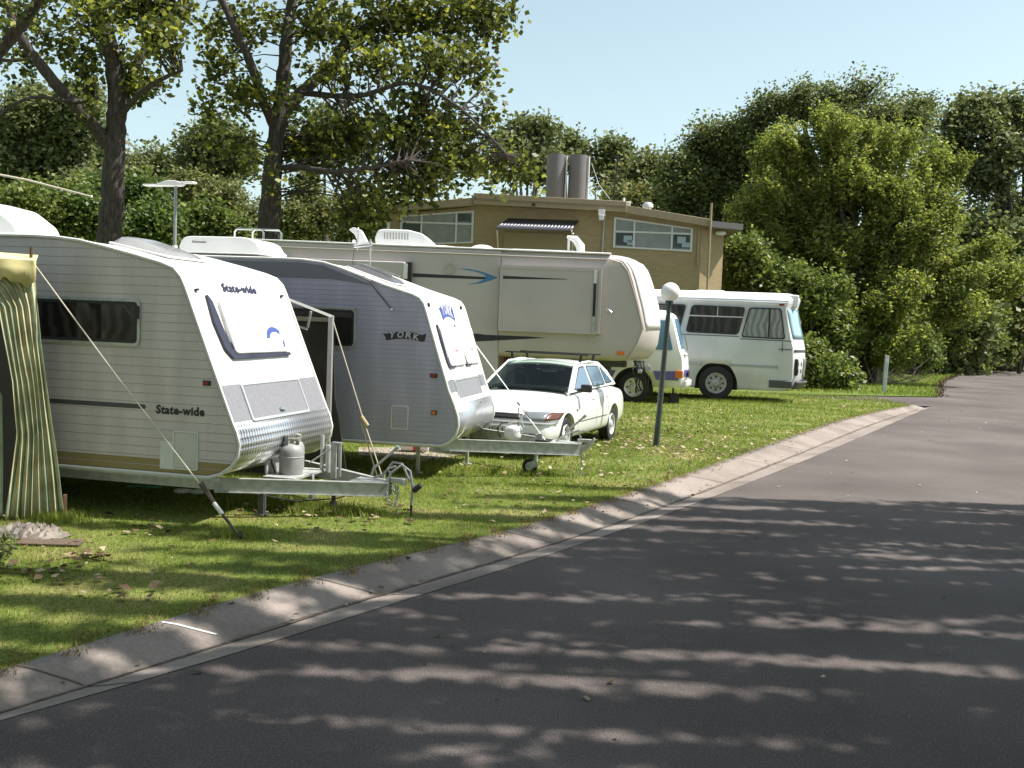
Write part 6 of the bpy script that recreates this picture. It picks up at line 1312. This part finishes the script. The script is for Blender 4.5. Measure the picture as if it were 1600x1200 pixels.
# crumpled ground sheet and door mat
p = gp(45, 838); gs = thing('ground_sheet', 'crumpled dirty white plastic sheet under the hem of the striped awning', 'sheet', (p.x, p.y, 0), -R(13.9)); vs = []; NU, NW = 30, 12
for j in range(NW + 1):
    for i in range(NU + 1):
        u, v = i / NU - .5, j / NW - .5; e = max(0, 1 - (2 * u) ** 4) * max(0, 1 - (2 * v) ** 4)
        vs.append((u * .62 + random.uniform(-.008, .008), v * .34 + random.uniform(-.01, .01), .01 + e * (.07 + .04 * math.sin(u * 40 + v * 13) * math.sin(v * 22 + u * 9) + random.uniform(-.01, .012))))
MB().add(vs, [(j * (NU + 1) + i, j * (NU + 1) + i + 1, (j + 1) * (NU + 1) + i + 1, (j + 1) * (NU + 1) + i) for j in range(NW) for i in range(NU)]).build('sheet', mat('dirty_plastic', (.24, .20, .165), .6, noise=.5, nscale=9), gs, smooth=30, fix=False)
p = gp(82, 850); o = MB().plate((0, 0, .012), X3, Y3, rpoly([(-.24, -.13), (.26, -.10), (.22, .12), (-.28, .09)], .02), .014).build('door_mat', mat('brown_mat', (.16, .11, .08), .95, noise=.3, nscale=60, bump=.6, bscale=200), bevel=.003, loc=(p.x, p.y, 0)); tag(o, 'flat brown mat lying on the grass beside the awning hem', 'mat')
# odds and ends in the shade under the nearest caravan
p = gp(296, 772); o = thing('plastic_bag', 'white crumpled plastic bag on the grass under the nearest caravan', 'bag', (p.x, p.y, 0)); mb = MB()
for k in range(5): mb.sphere((random.uniform(-.14, .14), random.uniform(-.03, .03), .03), random.uniform(.03, .05), 5, sc=(1.6, 1, .7))
mb.build('bag', white, o, smooth=0)
p = gp(222, 766); o = MB().tube([(-.16, 0, .02), (-.05, .03, .02), (.08, -.02, .02), (.2, .01, .02)], .012, 6).build('hose', mat('green_hose', (.10, .38, .26), .5), loc=(p.x, p.y, .02)); tag(o, 'short length of pale green hose under the nearest caravan', 'hose')
p = gp(648, 707); o = thing('water_container', 'white and red water container under the second caravan on the concrete pad', 'container', (p.x, p.y, .012)); MB().cyl((-.2, 0, .10), (.2, 0, .10), .10, n=20).build('drum', offwhite, o, bevel=.01); MB().lathe([(.103, -.02), (.103, .04)], (0, 0, .10), X3, 20).build('red_band', mat('red_band', (.4, .06, .05), .5), o)
# guy line with slider from the annexe pole
A0 = cv.matrix_basis @ Vector((-.86, 1.78, 1.93)); B0 = gp(597, 752) ; o = thing('guy_line', 'pale guy line with a wooden slider running from the annexe pole across the silver-blue caravan', 'rope', (B0.x, B0.y, 0)); mv = Vector((B0.x, B0.y, 0)); A1 = A0 - mv; Z0 = Vector((0, 0, .0)); q = A1.lerp(Z0, .63)
MB().tube([A1, q], .009, 6).tube([q, Z0 + Vector((.02, 0, 0))], .010, 6).tube([q + Vector((-.03, 0, -.02)), Z0 + Vector((-.04, 0, .0))], .009, 6).build('rope', mat('cream_rope', (.55, .50, .40), .8), o); MB().cyl(q + Vector((-.03, 0, .06)), q + Vector((.05, 0, -.05)), .022, n=8).build('slider', mat('wood_slider', (.50, .38, .22), .7), o)
MB().cyl((0, 0, -.1), (.03, 0, .12), .012).build('peg', galv, o)
# thin pale rod reaching in from the left
a_, b_ = ap(-60, 262, 13.5), ap(143, 307, 13.5); o = thing('whip_rod', 'thin pale rod slanting in from the left edge above the rooftop air conditioner', 'rod', a_); MB().tube([Vector((0, 0, 0)), (b_ - a_) * .5 + Vector((0, 0, .03)), b_ - a_], [.016, .013, .009], 6).build('rod', mat('cream_rope', (.55, .5, .4), .8), o); MB().sphere(b_ - a_, .016, 6).build('tip', offwhite, o)
MB().tube([Vector((0, 0, 0)), Vector((-.3, 0, -1.2)), Vector((-.3, 0, -a_.z + .02))], .02, 6).build('stand', galv, o)
